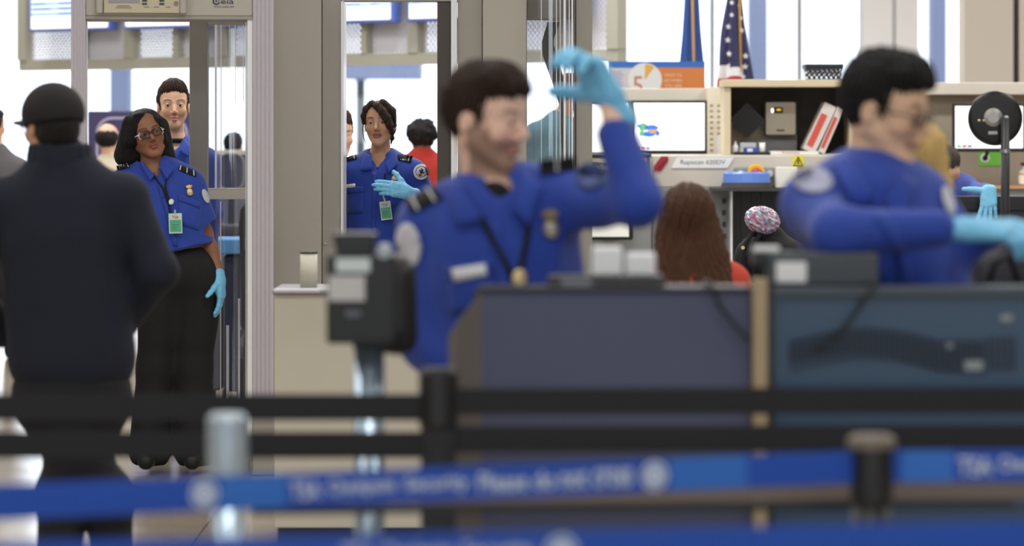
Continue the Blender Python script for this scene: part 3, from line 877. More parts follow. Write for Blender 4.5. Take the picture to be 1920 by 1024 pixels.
officer_kit(p, dict(flaps=[[(842, 345), (862, 345), (905, 415), (860, 425)], [(960, 395), (985, 330), (1015, 350), (990, 425)]], placket=[(925, 420), (940, 480), (950, 600)], pw=26,
    epaulets=[[[(762, 378), (815, 350), (832, 372), (772, 402)], None, (.2, .75)], [[(1012, 303), (1078, 292), (1080, 318), (1014, 330)], None, (.45,)]], tag=[(848, 504), (910, 494), (914, 516), (852, 528)],
    pockets=[[[(838, 500), (925, 490), (925, 580), (842, 590)], [(836, 498), (926, 488), (926, 512), (838, 524)]]],
    lanyard=[[(902, 405), (935, 470), (962, 520)], [(990, 415), (985, 460), (972, 520)]], lw=11))
p.disc('lanyard_clasp', mat('brass', (230, 205, 150), .3, metal=.6), (972, 521), 11, 16, 0, .02, .012, n=12)
badge(p, (1033, 420), 42, -.05, mat('badge_bronze', (150, 134, 104), .35, metal=.6), mat('badge_silver', (214, 212, 206), .3, metal=.4))
p.disc('sleeve_patch', PATCHW, (768, 460), 22, 42, -.12, .008, .003)
p.disc('sleeve_patch', mat('patch_dim', (80, 92, 140), .8), (1108, 330), 28, 26, 0, .008, .003)

sd = Sdf(); fr = d['R'] @ np.array([0, -1., 0])
sd.cone(d['N'] + fr * .058 - np.array([0, 0, .030]), d['N'] + fr * .098 - np.array([0, 0, .12]), .062, .050, .02); sd.build('undershirt', .005, BLACKC, p.root)
# ---- officer at right in glasses
p = Person('man officer with short black hair and glasses, reaching gloved hands towards the dark bag', 9.02, 1690); J = p.J
d = dict(head=J(1660, 208), hR=headR(64, 12, 0), hs=1.02, N=J(1630, 342, .03), SL=J(1522, 388, -.05), SR=J(1728, 378, .05), C=J(1640, 440), W=J(1695, 540), H=J(1722, 650), R=BL(28), dm=((.170, .13), (.15, .12), (.16, .125)),
         armL=(J(1520, 388, -.08), J(1572, 440, -.30), J(1802, 428, -.27)), armR=(J(1735, 385, .05), J(1800, 455, .02), J(1880, 432, -.05)), arm=.056, slv=.80, vneck=(.036, .05))
body(p, d, .004, face_color(d['head'], d['hR'], 1.02, (224, 184, 152), (184, 130, 116), (30, 24, 22)))
eyes(p.root, d['head'], d['hR'], 1.02, (8, 12), (30, 22, 20))
def crop(sd, L, R, s):
    short_hair(.092, .014)(sd, L, R, s)
    sd.cone(L(-.04, -.055, .092), L(.04, -.055, .094), .028, .028, .03); sd.cone(L(-.03, -.080, .086), L(.03, -.080, .086), .012, .012, .02)
hair(p, d, .0045, crop, HB, .003)
shirt(p, d, .008, amp=.011, f=11, seed=31)
collar_stand(p, d, .006, rx=.070, ry=.072, tall=.045, lift=-.004)
legs(p, J(1722, 670), [J(1660, 1060), J(1790, 1060)], [J(1660, 1480), J(1795, 1480)], .016, hw=(.16, .13), yaw=30)
sd = Sdf(); fr = d['R'] @ np.array([0, -1., 0])
sd.cone(d['N'] + fr * .056 - np.array([0, 0, .035]), d['N'] + fr * .090 - np.array([0, 0, .09]), .060, .045, .02); sd.build('undershirt', .005, BLACKC, p.root)
spectacles(p, d, mat('frame_metal', (60, 56, 56), .3, metal=.6), None, .026, .017, .0016)
glove(p, J(1806, 430, -.27), (1, .02, -.06), (.0, .35, -1), 1, .004, curl=((.25, .4, .3), (.35, .4, .3), (.45, .5, .3), (.5, .5, .3)), thumb=.2, s=1.05, cuff=.02)
glove(p, J(1884, 430, -.05), (1, -.2, -.1), (.0, .3, -1), -1, .005, curl=(.4,) * 4, s=1.0)
officer_kit(p, dict(flaps=[[(1560, 305), (1588, 290), (1640, 372), (1600, 400)], [(1655, 385), (1690, 330), (1712, 345), (1690, 408)]], placket=[(1650, 400), (1680, 450), (1700, 530)], pw=24))
p.disc('sleeve_patch', mat('patch_mid', (172, 174, 200), .8), (1524, 340), 38, 24, .15, .010, .003); p.disc('sleeve_patch', PATCHW, (1776, 378), 9, 28, -.3, .010, .003)

# ---- man in a black cap, seen from behind
NAVY = mat('jacket_navy', (20, 26, 42), .9, bump=(180, .35), var=.12)
CAPM = mat('cap_black', (27, 24, 25), .85, bump=(300, .2))
p = Person('man seen from behind in black baseball cap and navy jacket before the metal detector', 12., 115); J = p.J
d = dict(head=J(96, 238), hR=headR(-148, 4, 0), hs=1., nk=.072, N=J(112, 306, .0), SL=J(0, 374), SR=J(230, 366), C=J(118, 450), W=J(130, 570), H=J(135, 670), R=BL(180), dm=((.185, .13), (.188, .13), (.185, .135)),
         armL=(J(-8, 380), J(-62, 520, .05), J(-5, 610, .15)), armR=(J(240, 374), J(294, 508, -.02), J(236, 596, .08)), arm=.062, hem=J(140, 752), slv=1.15)
body(p, d, .0035, face_color(d['head'], d['hR'], 1., SK_MED, None, (50, 36, 30)))
eyes(p.root, d['head'], d['hR'], 1.)
def nape(sd, L, R, s):
    sd.ell(L(0, .040, .0), (.072, .080, .090), R, .01); sd.ell(L(0, -.10, -.02), (.10, .115, .16), R, .01, 's')
hair(p, d, .004, nape, HB, .001)
spectacles(p, d, mat('frame_dark'), None, .026, .018, .0018)
sd = Sdf(); c, R = d['head'], d['hR']; L_ = lambda *q: np.array(c) + R @ np.array(q)
sd.ell(L_(0, .016, .040), (.097, .114, .100), R, .01)
sd.plane(L_(0, 0, .002), R @ np.array([0, .12, -1]), 'i', .006)
cap, _, _ = sd.build('baseball_cap', .004, CAPM, p.root)
sd = Sdf(); sd.ell(L_(0, -.120, .018), (.072, .075, .011), R @ rotx(RAD(-10)), .01); sd.ell(L_(0, -.02, .018), (.08, .085, .05), R, .003, 's')
sd.build('brim', .003, CAPM, cap)
shirt(p, d, .008, name='jacket', m=NAVY, amp=.009, f=9, seed=14)
sd = Sdf(); d2 = dict(d); z = d['N'] + np.array([0, 0, -.012])
for k_, (rx, ry) in enumerate(((.092, .088), (.092, .088), (.090, .086), (.087, .084))):
    pts = ringpts(z + np.array([0, 0, .020 * k_]), np.eye(3), rx, ry, 18)
    for a, b in zip(pts, pts[1:]): sd.cone(a, b, .012, .012, .01)
sd.build('collar', .006, NAVY, p.root)
legs(p, J(135, 722), [J(112, 930), J(206, 930)], [J(112, 1172), J(214, 1172, .1)], .012, hw=(.178, .135), r=.102, yaw=180, m=mat('trousers_charcoal', (24, 24, 30), .9, bump=(200, .3)))

# ---- brown-haired woman from behind, in front of the conveyor machine
RED = mat('top_coral', (196, 70, 52), .85, bump=(200, .2))
p = Person('short person with very long brown hair seen from behind, before the x-ray machine', 12.9, 1300); J = p.J
d = dict(head=J(1290, 410), hR=headR(172, 5, 0), hs=.92, N=J(1295, 484), SL=J(1232, 528), SR=J(1366, 530), C=J(1300, 590), W=J(1300, 650), H=J(1300, 720), R=BL(180), dm=((.125, .10), (.12, .10), (.14, .11)),
         armL=(J(1228, 532), J(1205, 640), J(1225, 730, .1)), armR=(J(1370, 535), J(1392, 640), J(1370, 730, .1)), arm=.042)
body(p, d, .006, face_color(d['head'], d['hR'], .92, SK_FAIR), fine=False)
shirt(p, d, .012, name='top', m=RED)
legs(p, J(1300, 730), [J(1268, 860), J(1330, 860)], [J(1268, 1100), J(1332, 1100)], .016, hw=(.14, .11), r=.07, yaw=180, m=mat('jeans', (40, 52, 80), .9))
def longhair(sd, L, R, s):
    sd.ell(L(0, .018, .036), np.array((.092, .108, .096)) * s, R, .03)
    sd.cone(J(1292, 420, -.02), J(1302, 545, -.05), .085, .115, .05, sq=((0, 1, 0), .65)); sd.cone(J(1255, 440, -.02), J(1245, 545, -.05), .04, .045, .04); sd.cone(J(1330, 440, -.02), J(1352, 545, -.05), .04, .050, .04)
    sd.ell(L(0, -.12, -.05), np.array((.060, .09, .1)) * s, R, .01, 's')
hair(p, d, .005, longhair, HLB, .003)

# ---- blonde behind the right officer
p = Person('person with long wavy blonde hair, mostly hidden behind the officer in glasses', 11., 1705); J = p.J
d = dict(head=J(1712, 296), hR=headR(150, 5, 0), hs=.93, N=J(1708, 380), SL=J(1640, 425), SR=J(1758, 440), C=J(1700, 500), W=J(1700, 570), H=J(1700, 650), R=BL(170), dm=((.13, .1), (.12, .1), (.14, .11)),
         armL=(J(1640, 430), J(1620, 550), J(1640, 650)), armR=(J(1762, 445), J(1772, 550), J(1750, 650)), arm=.042)
body(p, d, .006, face_color(d['head'], d['hR'], .93, SK_FAIR), fine=False)
shirt(p, d, .012, name='top', m=mat('top_navy', (24, 28, 52), .9)); legs(p, J(1700, 660), [J(1670, 850), J(1735, 850)], [J(1670, 1230), J(1735, 1230)], .02, hw=(.14, .11))
def blonde(sd, L, R, s):
    sd.ell(L(0, .018, .030), np.array((.090, .106, .092)) * s, R, .03)
    sd.cone(J(1738, 275, -.03), J(1752, 350, -.03), .050, .045, .04); sd.cone(J(1752, 350, -.03), J(1786, 425, -.10), .042, .018, .03); sd.cone(J(1700, 300, -.02), J(1690, 400, -.03), .07, .05, .04)
hair(p, d, .005, blonde, HBL, .004)

# ---- man leaning at the far bench with a glove over the edge
p = Person('grey-haired person in indigo shirt bending with one pale-gloved hand over the black bench edge', 21.4, 1800); J = p.J
d = dict(head=J(1771, 316, .05), hR=headR(-120, 25, 10), hs=.95, N=J(1785, 345, .1), SL=J(1745, 375, .15), SR=J(1815, 352, .05), C=J(1795, 415, .2), W=J(1800, 470, .3), H=J(1805, 520, .35), R=BL(150), dm=((.16, .12), (.15, .12), (.16, .12)),
         armL=(J(1745, 380, .1), J(1745, 430, -.05), J(1770, 420, -.1)), armR=(J(1815, 358, .05), J(1846, 364, -.2), J(1856, 360, -.50)), arm=.05)
body(p, d, .005, face_color(d['head'], d['hR'], .95, SK_MED), fine=False)
hair(p, d, .004, short_hair(.08, 0), HGR, .004)
INDIGO = mat('shirt_indigo', (66, 82, 158), .8, bump=(200, .25))
shirt(p, d, .007, m=INDIGO, amp=.006, f=14, seed=3); legs(p, J(1805, 530, .35), [J(1790, 640, .3), J(1820, 640, .3)], [J(1790, 756, .3), J(1822, 756, .3)], .02)
glove(p, J(1856, 350, -.52), (-.1, -.25, -1), (0, 1, -.2), -1, .0035, curl=(.12, .12, .15, .2), thumb=.1, s=1.12, spread=.14, cuff=.0, td=(.0, 1., -.1))

# ---- far passengers
def bystander(label, Y, cx, head, yaw, s, N, SL, SR, colr, hairf, hm, skin=SK_FAIR, pitch=0, byaw=0, h=.009, seed=1, group=None, nm='top', legy=None, low=170):
    p = Person(label, Y, cx); J = p.J; sc = F / Y
    n = J(*N); dn = lambda k: (N[0], N[1] + k * sc)
    d = dict(head=J(*head), hR=headR(yaw, pitch, 0), hs=s, N=n, SL=J(*SL), SR=J(*SR), C=J(*dn(.22)), W=J(*dn(.38)), H=J(*dn(.55)), R=BL(byaw), dm=((.16, .12), (.15, .12), (.16, .12)),
             armL=(J(*SL), J(SL[0] - .04 * sc, SL[1] + .3 * sc), J(SL[0], SL[1] + .55 * sc, -.1)), armR=(J(*SR), J(SR[0] + .04 * sc, SR[1] + .3 * sc), J(SR[0], SR[1] + .55 * sc, -.1)))
    body(p, d, h * .8, face_color(d['head'], d['hR'], s, skin, None, (60, 44, 36)), fine=False)
    shirt(p, d, h * 1.3, name=nm, m=mat('cloth_%d_%d_%d' % colr, colr, .85, bump=(200, .2)), seed=seed)
    if hairf: hair(p, d, h * .6, hairf, hm, .003)
    fy = HZ + H * sc; hy = N[1] + .62 * sc
    legs(p, J(N[0], hy), [J(N[0] - .09 * sc, (hy + fy) / 2), J(N[0] + .09 * sc, (hy + fy) / 2)], [J(N[0] - .1 * sc, fy - 2), J(N[0] + .1 * sc, fy - 2)], .02, yaw=byaw)
    return p, d
def bald(sd, L, R, s):
    sd.ell(L(0, .030, .015), np.array((.086, .100, .080)) * s, R, .01); sd.ell(L(0, -.10, .09), np.array((.10, .12, .09)) * s, R, .01, 's')
def afro(sd, L, R, s):
    sd.ell(L(0, .02, .05), np.array((.115, .12, .105)) * s, R, .02)
    rg = np.random.RandomState(2)
    for i in range(50):
        v = unit(rg.normal(size=3)); sd.ell(L(*(v * np.array((.112, .115, .10)) + np.array((0, .02, .05)))), np.array((.018,) * 3) * s, None, .01)
    sd.ell(L(0, -.13, -.04), np.array((.07, .09, .09)) * s, R, .01, 's')
bystander('balding person in a beige jacket seen from behind, in front of the purple sign', 28., 204, (203, 262), 165, .95, (205, 300), (176, 322), (236, 322), (196, 186, 164), bald, HB, byaw=180)
bystander('person in a charcoal grey T-shirt at the left edge, beyond the man in the cap', 26., 0, (-16, 238), 140, 1., (-4, 286), (-44, 316), (34, 316), (88, 86, 90), short_hair(), HB, SK_MED, byaw=180)
bystander('man with spiky brown hair peering past the left edge of the scanner gap', 20.8, 630, (634, 256), 22, 1., (628, 322), (578, 350), (676, 350), (60, 62, 70), short_hair(.08, .02), HLB, byaw=10, h=.006)
bystander('person with curly black hair in a red top seen from behind through the gap', 27., 792, (791, 262), 180, .95, (792, 288), (757, 312), (828, 312), (172, 44, 34), afro, HB, SK_DARK, byaw=180)
bystander('dark-haired person in slate clothing seen through the left clear panel', 28.5, 438, (438, 276), 170, .85, (438, 306), (412, 330), (466, 330), (62, 68, 88), short_hair(), HB, byaw=180)
bystander('person in a teal jersey seen through the curved clear panel', 23., 1022, (1074, 176), 120, .95, (1046, 228), (1006, 252), (1084, 250), (84, 122, 134), short_hair(), HLB, SK_MED, byaw=160)
# ------------------------------------------------------------ the hall
BEIGE = mat('panel_beige', (180, 175, 164), .55, bump=(140, .06), var=.03)
BEIGE2 = mat('panel_greige', (158, 154, 145), .55, bump=(140, .06), var=.03)
CREAM = mat('laminate_cream', (212, 208, 192), .5, var=.03)
LILAC = mat('detector_lilac', (196, 190, 198), .45)
DGREY = mat('dark_grey', (58, 58, 60), .5)
MGREY = mat('mid_grey', (128, 130, 130), .5, var=.04)
FRAMEG = mat('frame_grey', (172, 171, 158), .5)
WFRAME = mat('mullion_grey', (165, 168, 170), .5)
WALLW = mat('wall_paint', (190, 184, 174), .8, bump=(40, .05))
EDGEW = mat('edge_white', (236, 238, 240), .3)
CLEAR = glass_mat('clear_acrylic', (218, 221, 228), .10, .05)
CLEARB = mat('acrylic_highlight', (240, 243, 248), .15, spec=.8)  # white for the painted highlight streaks on the acrylic
WINDOW = glass_mat('window_glass', (250, 252, 255), .0, .0)

def floor_mat():
    m = mat('floor_terrazzo', (158, 146, 130), .16, spec=.6)
    nt = m.node_tree; b = nt.nodes['Principled BSDF']; tc = nt.nodes.new('ShaderNodeTexCoord')
    v = nt.nodes.new('ShaderNodeTexNoise'); v.inputs['Scale'].default_value = 60; v.inputs['Detail'].default_value = 3
    br = nt.nodes.new('ShaderNodeTexBrick'); br.inputs['Scale'].default_value = 1.0; br.offset = 0
    br.inputs['Brick Width'].default_value = .6; br.inputs['Row Height'].default_value = .6; br.inputs['Mortar Size'].default_value = .004
    br.inputs['Color1'].default_value = (*lin((164, 152, 136)), 1); br.inputs['Color2'].default_value = (*lin((150, 138, 122)), 1); br.inputs['Mortar'].default_value = (*lin((96, 90, 82)), 1)
    mx = nt.nodes.new('ShaderNodeMix'); mx.data_type = 'RGBA'; mx.blend_type = 'OVERLAY'; mx.inputs['Factor'].default_value = .35
    nt.links.new(tc.outputs['Object'], v.inputs['Vector']); nt.links.new(tc.outputs['Object'], br.inputs['Vector'])
    nt.links.new(br.outputs['Color'], mx.inputs['A']); nt.links.new(v.outputs['Color'], mx.inputs['B'])
    nt.links.new(mx.outputs['Result'], b.inputs['Base Color'])
    n2 = nt.nodes.new('ShaderNodeTexNoise'); n2.inputs['Scale'].default_value = 3; bp = nt.nodes.new('ShaderNodeBump'); bp.inputs['Strength'].default_value = .08; bp.inputs['Distance'].default_value = .02
    nt.links.new(tc.outputs['Object'], n2.inputs['Vector']); nt.links.new(n2.outputs['Fac'], bp.inputs['Height']); nt.links.new(bp.outputs[0], b.inputs['Normal'])
    return m
WY = 45.
struct(MB().box(-9, 9, -6, WY + .2, -.1, 0).build('floor', floor_mat()))
struct(MB().box(-9, 9, -6.2, -6, 0, 1.2).box(-9, 9, -6.2, -6, 3.2, 5.0).build('wall_front', WALLW))
struct(MB().box(-9, 9, -6, WY + .2, 5.0, 5.1).build('ceiling', mat('ceiling_white', (225, 225, 222), .9)))
struct(MB().box(-9.1, -9, -6, WY + .2, 0, 5.0).build('wall_left', WALLW))
struct(MB().box(9, 9.1, -6, WY + .2, 0, 5.0).build('wall_right', WALLW))
struct(MB().box(-9, 9, WY, WY + .2, 0, .95).box(-9, 9, WY, WY + .2, 4.6, 5.0).build('wall_back', WALLW))
def xw(px): return (px - 960) * WY / F
muls = [-1300, -980, -660, -340, -20, 598, 880, 1172, 1336, 1500]
rt = MB().box(-9, 9, WY + .04, WY + .16, .95, 1.03).box(-9, 9, WY + .04, WY + .16, 4.52, 4.6)
for q in muls:
    x = xw(q); rt.box(max(-9, x - .03), x + .03, WY + .02, WY + .18, 1.03, 4.52)
w1 = struct(rt.build('window_1', WFRAME))
for a, b_ in zip([-1400] + muls, muls + [1612]):
    MB().box(max(-9, xw(a) + .03), xw(b_) - .03, WY + .09, WY + .11, 1.03, 4.52).build('pane', WINDOW, w1)
struct(MB().box(xw(1612), xw(1670), WY - .3, WY + .2, 0, 5).box(xw(1674), xw(1718), WY - .3, WY + .2, 0, 5).build('column_back', mat('column_pale', (240, 241, 244), .7)))
w2 = struct(MB().box(xw(1718), 9, WY + .04, WY + .16, .95, 1.03).box(xw(1718), 9, WY + .04, WY + .16, 4.52, 4.6).box(xw(2050), xw(2058), WY + .02, WY + .18, 1.03, 4.52).build('window_2', WFRAME))
MB().box(xw(1718), xw(2050), WY + .09, WY + .11, 1.03, 4.52).build('pane', WINDOW, w2)
Yp = 31.; xp = lambda px: (px - 960) * Yp / F
struct(MB().box(xp(1808), xp(1900), Yp, Yp + .4, 0, 5).box(xp(1911), 9, Yp, Yp + .4, 0, 5).box(xp(1900), xp(1911), Yp + .1, Yp + .4, 0, 5).build('wall_pier', mat('pier_greige', (198, 190, 178), .7)))
struct(MB().box(xp(1901), xp(1910), Yp + .05, Yp + .11, 0, 5).build('trim_1', BLACKP))
# outside: apron, posts and a boarding bridge beyond the glass
struct(MB().box(-140, 140, WY + 1, 400, -4.2, -4.0).build('ground_apron', mat('apron_concrete', (150, 150, 148), .9, var=.1)))
OUTB = mat('outdoor_blue', (98, 105, 130), .6)
def outside_post(px0, px1, Y, lab):
    a, b_ = (px0 - 960) * Y / F, (px1 - 960) * Y / F
    o = MB().box(a, b_, Y, Y + .6, -4, 9).box(a - .04, b_ + .04, Y - .04, Y + .64, 1.2, 1.5).build('canopy_post', OUTB, None, bev=.02); tag(o, lab, 'post', 'blue posts outside the windows')
outside_post(1405, 1440, 62., 'pale blue post outside the window right of the striped flag')
outside_post(1746, 1776, 64., 'blue post outside the narrow window beside the greige pier')
outside_post(205, 242, 60., 'blue-grey post outside, above the purple sign')
t = thing('boarding_bridge', 'grey-blue boarding bridge outside, across the gap between the scanners', 'boarding bridge', (-2.4, 80, -4))
b = MB(); b.box(-4.4, -1.9, 80, 82.5, 2.58, 2.86); b.box(-4.4, -1.9, 80.2, 82.3, 2.86, 3.0); b.build('tunnel', mat('bridge_grey', (110, 116, 140), .6), t)
MB().box(-3.3, -3.1, 81, 81.4, -4, 2.58).build('support_leg', DGREY, t)

# ------------------------------------------------------------ flight information frame
A0 = Vector((-4.13, 32.4, 0)); B0 = Vector((.79, 27.7, 0)); dirv = (B0 - A0).normalized(); LEN = (B0 - A0).length
ang = math.atan2(dirv.y, dirv.x); MF = Matrix.Translation(A0) @ Matrix.Rotation(ang, 4, 'Z')
def u_at(px):
    k = (px - 960) / F      # X = k*Y on the line A0 + u*dir
    return (k * A0.y - A0.x) / (dirv.x - k * dirv.y)
t = thing('display_frame', 'long grey metal frame with perforated panels, hung over the hall to carry the flight screens', 'display frame', (A0.x, A0.y, 2.0))
b = MB(MF); b.box(0, LEN, -.04, .04, 2.04, 2.13); b.box(0, LEN, -.04, .04, 3.3, 3.38); b.build('rail', FRAMEG, t)
for q in (48, 160, 249, 337, 425, 514, 603, 690, 782, 868, 956, 1046, 1156):
    u = u_at(q); w_ = .03 if q not in (48, 1156, 249, 425, 603, 782) else .055
    b = MB(MF); b.box(u - w_, u + w_, -.05, .05, 2.13, 3.3); b.build('upright', FRAMEG, t)
for q in (48, 603, 1156):
    u = u_at(q); b = MB(MF); b.tube([(u, 0, 3.38), (u, 0, 5.0)], .03); b.build('hanger_rod', FRAMEG, t)
PERF = perf_mat('perforated_sheet', (222, 222, 230), .032, .22)
for q0, q1 in ((53, 244), (254, 420), (430, 598), (608, 777), (787, 952), (960, 1150)):
    u0, u1 = u_at(q0), u_at(q1); b = MB(MF); b.add([(u0, .02, 2.13), (u1, .02, 2.13), (u1, .02, 3.3), (u0, .02, 3.3)], [(0, 1, 2, 3)])
    o = b.build('perforated_panel', PERF, t); uv = o.data.uv_layers.new(name='UV')
    for l, c in zip(uv.data, ((u0, 2.13), (u1, 2.13), (u1, 3.3), (u0, 3.3))): l.uv = c
    u = (u0 + u1) / 2
    b = MB(MF); b.box(u - .02, u1, .06, .09, 2.14, 3.29); b.build('backing_plate', mat('plate_lilac', (188, 192, 218), .6), t)
SW = mat('screen_white', (250, 252, 255), .4, emit=.85); SB = mat('screen_pale_blue', (150, 186, 250), .4, emit=.62); SBD = mat('screen_blue', (80, 124, 236), .4, emit=.5)
names = ['leftmost', 'second from the left', 'third, behind the scanner tower', 'fourth, over the scanner gap', 'fifth, by the dark column', 'sixth, behind the right scanner']
for i in range(6):
    q = 80 + 177 * i; u0, u1 = u_at(q), u_at(q + 152); z0, z1 = 2.36, 2.36 + (u1 - u0) * .56
    o_ = MF @ Vector(((u0 + u1) / 2, -.1, z0))
    t = thing('flight_screen', 'blue and white flight information screen on the hanging frame, %s' % names[i], 'screen', o_, 'flight screens on the hanging frame')
    b = MB(MF); b.box(u0, u1, -.145, -.06, z0, z1); b.build('housing', mat('screen_case', (92, 116, 196), .4), t, bev=.01)
    b = MB(MF); b.box(u0 + .03, u1 - .03, -.150, -.146, z0 + .025, z1 - .03); s_ = b.build('display', SW, t)
    b = MB(MF); nr = 9; hh = (z1 - z0 - .2) / nr
    for r in range(nr):
        za = z0 + .135 + r * hh
        if r % 1 == 0: b.box(u0 + .03, u1 - .03, -.153, -.1502, za, za + hh * .62)
    b.build('row', SB, s_)
    b = MB(MF); rr = random.Random(i)
    for r in range(nr):
        za = z0 + .135 + r * hh + hh * .15; w_ = u1 - u0
        for x0, x1 in ((.06, .30), (.38, .66), (.74, .90)):
            if rr.random() < .8: b.box(u0 + w_ * x0, u0 + w_ * (x0 + (x1 - x0) * rr.uniform(.5, 1)), -.156, -.1532, za, za + hh * .32)
    b.build('lettering', SBD, s_)

# ------------------------------------------------------------ purple sign
YS_ = 30.5; px_ = lambda v: (v - 960) * YS_ / F; pz = lambda v: H - (v - HZ) * YS_ / F
t = thing('kiosk_sign', 'dark purple free-standing sign with a pale rounded outline, behind the bespectacled officer', 'sign', (px_(262), YS_, 0))
MB().box(px_(164), px_(364), YS_, YS_ + .06, .3, pz(208)).build('board', mat('sign_purple', (62, 54, 96), .5), t, bev=.01)
b = MB(); pts = []; x0, x1, z0, z1, r = px_(182), px_(350), .5, pz(222), .12
for cx, cz, a0 in ((x1 - r, z1 - r, 0), (x0 + r, z1 - r, 90), (x0 + r, z0 + r, 180), (x1 - r, z0 + r, 270)):
    for k in range(6): a = RAD(a0 + k * 18); pts.append((cx + r * math.cos(a), YS_ - .005, cz + r * math.sin(a)))
b.tube(pts + [pts[0]], .012, 6); b.build('outline', mat('sign_lavender', (176, 170, 204), .5), t)
for q in (200, 330): MB().box(px_(q) - .03, px_(q) + .03, YS_ - .12, YS_ + .18, 0, .3).build('foot', DGREY, t)

# ------------------------------------------------------------ walk-through metal detector
YM = 17.2; SM = F / YM; cm = (324 - 960) / SM; yaw = math.atan2(-cm, YM)
MM = Matrix.Translation((cm, YM, 0)) @ Matrix.Rotation(yaw, 4, 'Z')
lx = lambda px: (px - 324) / SM; lz = lambda py: H - (py - HZ) / SM
t = thing('metal_detector', 'pale lilac walk-through metal detector framing the bespectacled officer', 'metal detector', (cm, YM, 0))
for x0, x1, nm in ((134, 162, 'l'), (473, 513, 'r')):
    a, c = lx(x0), lx(x1); b = MB(MM); b.box(a + .004, c - .004, .004, .55, .30, 2.35)
    n = 5
    for i in range(n): u = a + (c - a) * (i + .5) / n; b.tube([(u, .006, .30), (u, .006, 2.35)], (c - a) / n * .46, 8)
    o = b.build('side_panel', LILAC, t, smooth=False)
    b = MB(MM); b.box(a, c, -.01, .56, 0, .30); b.build('plinth', BEIGE2, o, bev=.006)
b = MB(MM); b.box(lx(464), lx(473), .01, .56, .1, lz(34)); b.build('lining', EDGEW, t)
b = MB(MM); b.box(lx(162), lx(473), 0, .5, lz(30), 2.35); hd = b.build('header', BEIGE, t, bev=.006)
b = MB(MM); b.box(lx(162), lx(473), .002, .45, lz(36), lz(30)); b.build('header_lip', BEIGE2, hd)
for q in (181, 337): b = MB(MM); b.box(lx(q), lx(q + 13), -.035, 0, lz(27), 2.34); b.build('bracket', BEIGE, hd, bev=.01)
b = MB(MM); b.box(lx(195), lx(337), -.02, 0, lz(25), 2.3); cp = b.build('control_panel', mat('panel_sand', (196, 188, 160), .5), hd, bev=.003)
b = MB(MM); b.box(lx(204), lx(262), -.022, -.0202, lz(6), 2.28); b.build('status_display', mat('lcd_grey', (150, 148, 150), .3), cp)
b = MB(MM)
for q in (267, 299):
    for y in (-7, 0, 6): b.box(lx(q), lx(q + 9), -.024, -.02, lz(y + 3), lz(y))
b.build('button', DGREY, cp)
for x, w_, y in ((220, 24, 11), (217, 30, 14.5), (270, 10, 13), (289, 9, 13), (311, 9, 13)): b = MB(MM); b.box(lx(x), lx(x + w_), -.0215, -.0203, lz(y + 1.2), lz(y)); b.build('caption', mat('print_brown', (120, 110, 92), .6), cp)
b = MB(MM); b.lathe([(.011, -.0225), (.011, -.0202)], (lx(330), 0, lz(7)), 16, 'y'); b.build('key_lock', MGREY, cp)
b = MB(MM); b.v = []
def mtxt(s_, px, py, w=None, h=None, M=MM, lxf=lx, lzf=lz, y=-.003, S=SM):
    q = MB(); q.text(s_, (0, 0, 0), None if w is None else w / S, None if h is None else h / S)
    return [M @ (v + Vector((lxf(px), y, lzf(py)))) for v in q.v], q.f
INK = mat('ink_navy', (38, 44, 84), .5)
def addtxt(mb, *a, **k):
    v, f = mtxt(*a, **k); base = len(mb.v); mb.v += v; mb.f += [[base + i for i in q] for q in f]; mb.m += [0] * len(f); return mb
b = MB(); addtxt(b, 'eia', 426, 2.5, w=24, h=9); addtxt(b, 'www.ceia.net', 420, 12, w=38, h=3)
b.M = MM
for i in range(24):
    a0, a1 = 2 * PI * i / 24 + .0, 2 * PI * (i + 1) / 24
    if 1 <= i < 23:
        P_ = lambda r, a: (lx(405.5) + r * math.cos(a) / SM, -.003, lz(2) + r * math.sin(a) / SM)
        b.add([P_(4.6, a0), P_(7, a0), P_(7, a1), P_(4.6, a1)], [(0, 1, 2, 3)])
for k in range(5):
    a = PI / 2 + k * 2 * PI / 5; P_ = lambda r, a: (lx(405.5) + r * math.cos(a) / SM, -.003, lz(2) + r * math.sin(a) / SM)
    b.add([P_(2.8, a), P_(1.1, a + .63), P_(0, 0), P_(1.1, a - .63)], [(0, 1, 2, 3)])
b.build('logo', INK, hd)

# ------------------------------------------------------------ body scanners
YC = 18.0; SCN = F / YC
cx = lambda px: (px - 960) / SCN; cz = lambda py: H - (py - HZ) / SCN
t = thing('body_scanner', 'left beige security scanner with clear panels and a wide plain tower', 'body scanner', (cx(500), YC, 0))
MB().box(cx(355), cx(388), YC, YC + .12, 0, 2.6).build('post', BEIGE2, t, bev=.004)
MB().box(cx(388), cx(513), YC, YC + .2, cz(46), 2.6).build('header', BEIGE, t, bev=.004)
MB().box(cx(388), cx(513), YC + .002, YC + .1, cz(374), cz(353)).build('middle_rail', CREAM, t, bev=.003)
MB().box(cx(513), cx(604), YC - .05, YC + .5, 0, 2.6).build('tower', BEIGE, t, bev=.006)
MB().box(cx(605), cx(640), YC - .04, YC + .35, 0, 2.6).build('side_column', BEIGE2, t, bev=.003)
MB().box(cx(640), cx(644.5), YC - .05, YC + .30, 0, cz(3)).build('edge_trim', EDGEW, t)
MB().box(cx(503), cx(510), YC + .03, YC + .08, 0, cz(46)).build('seal_strip', DGREY, t)
b = MB(); b.tube([(cx(611), YC - .055, cz(455)), (cx(611), YC - .045, cz(455))], .006, 8); b.tube([(cx(611), YC - .05, cz(452)), (cx(611), YC - .05, cz(458))], .004, 6); b.build('latch', SILV, t)
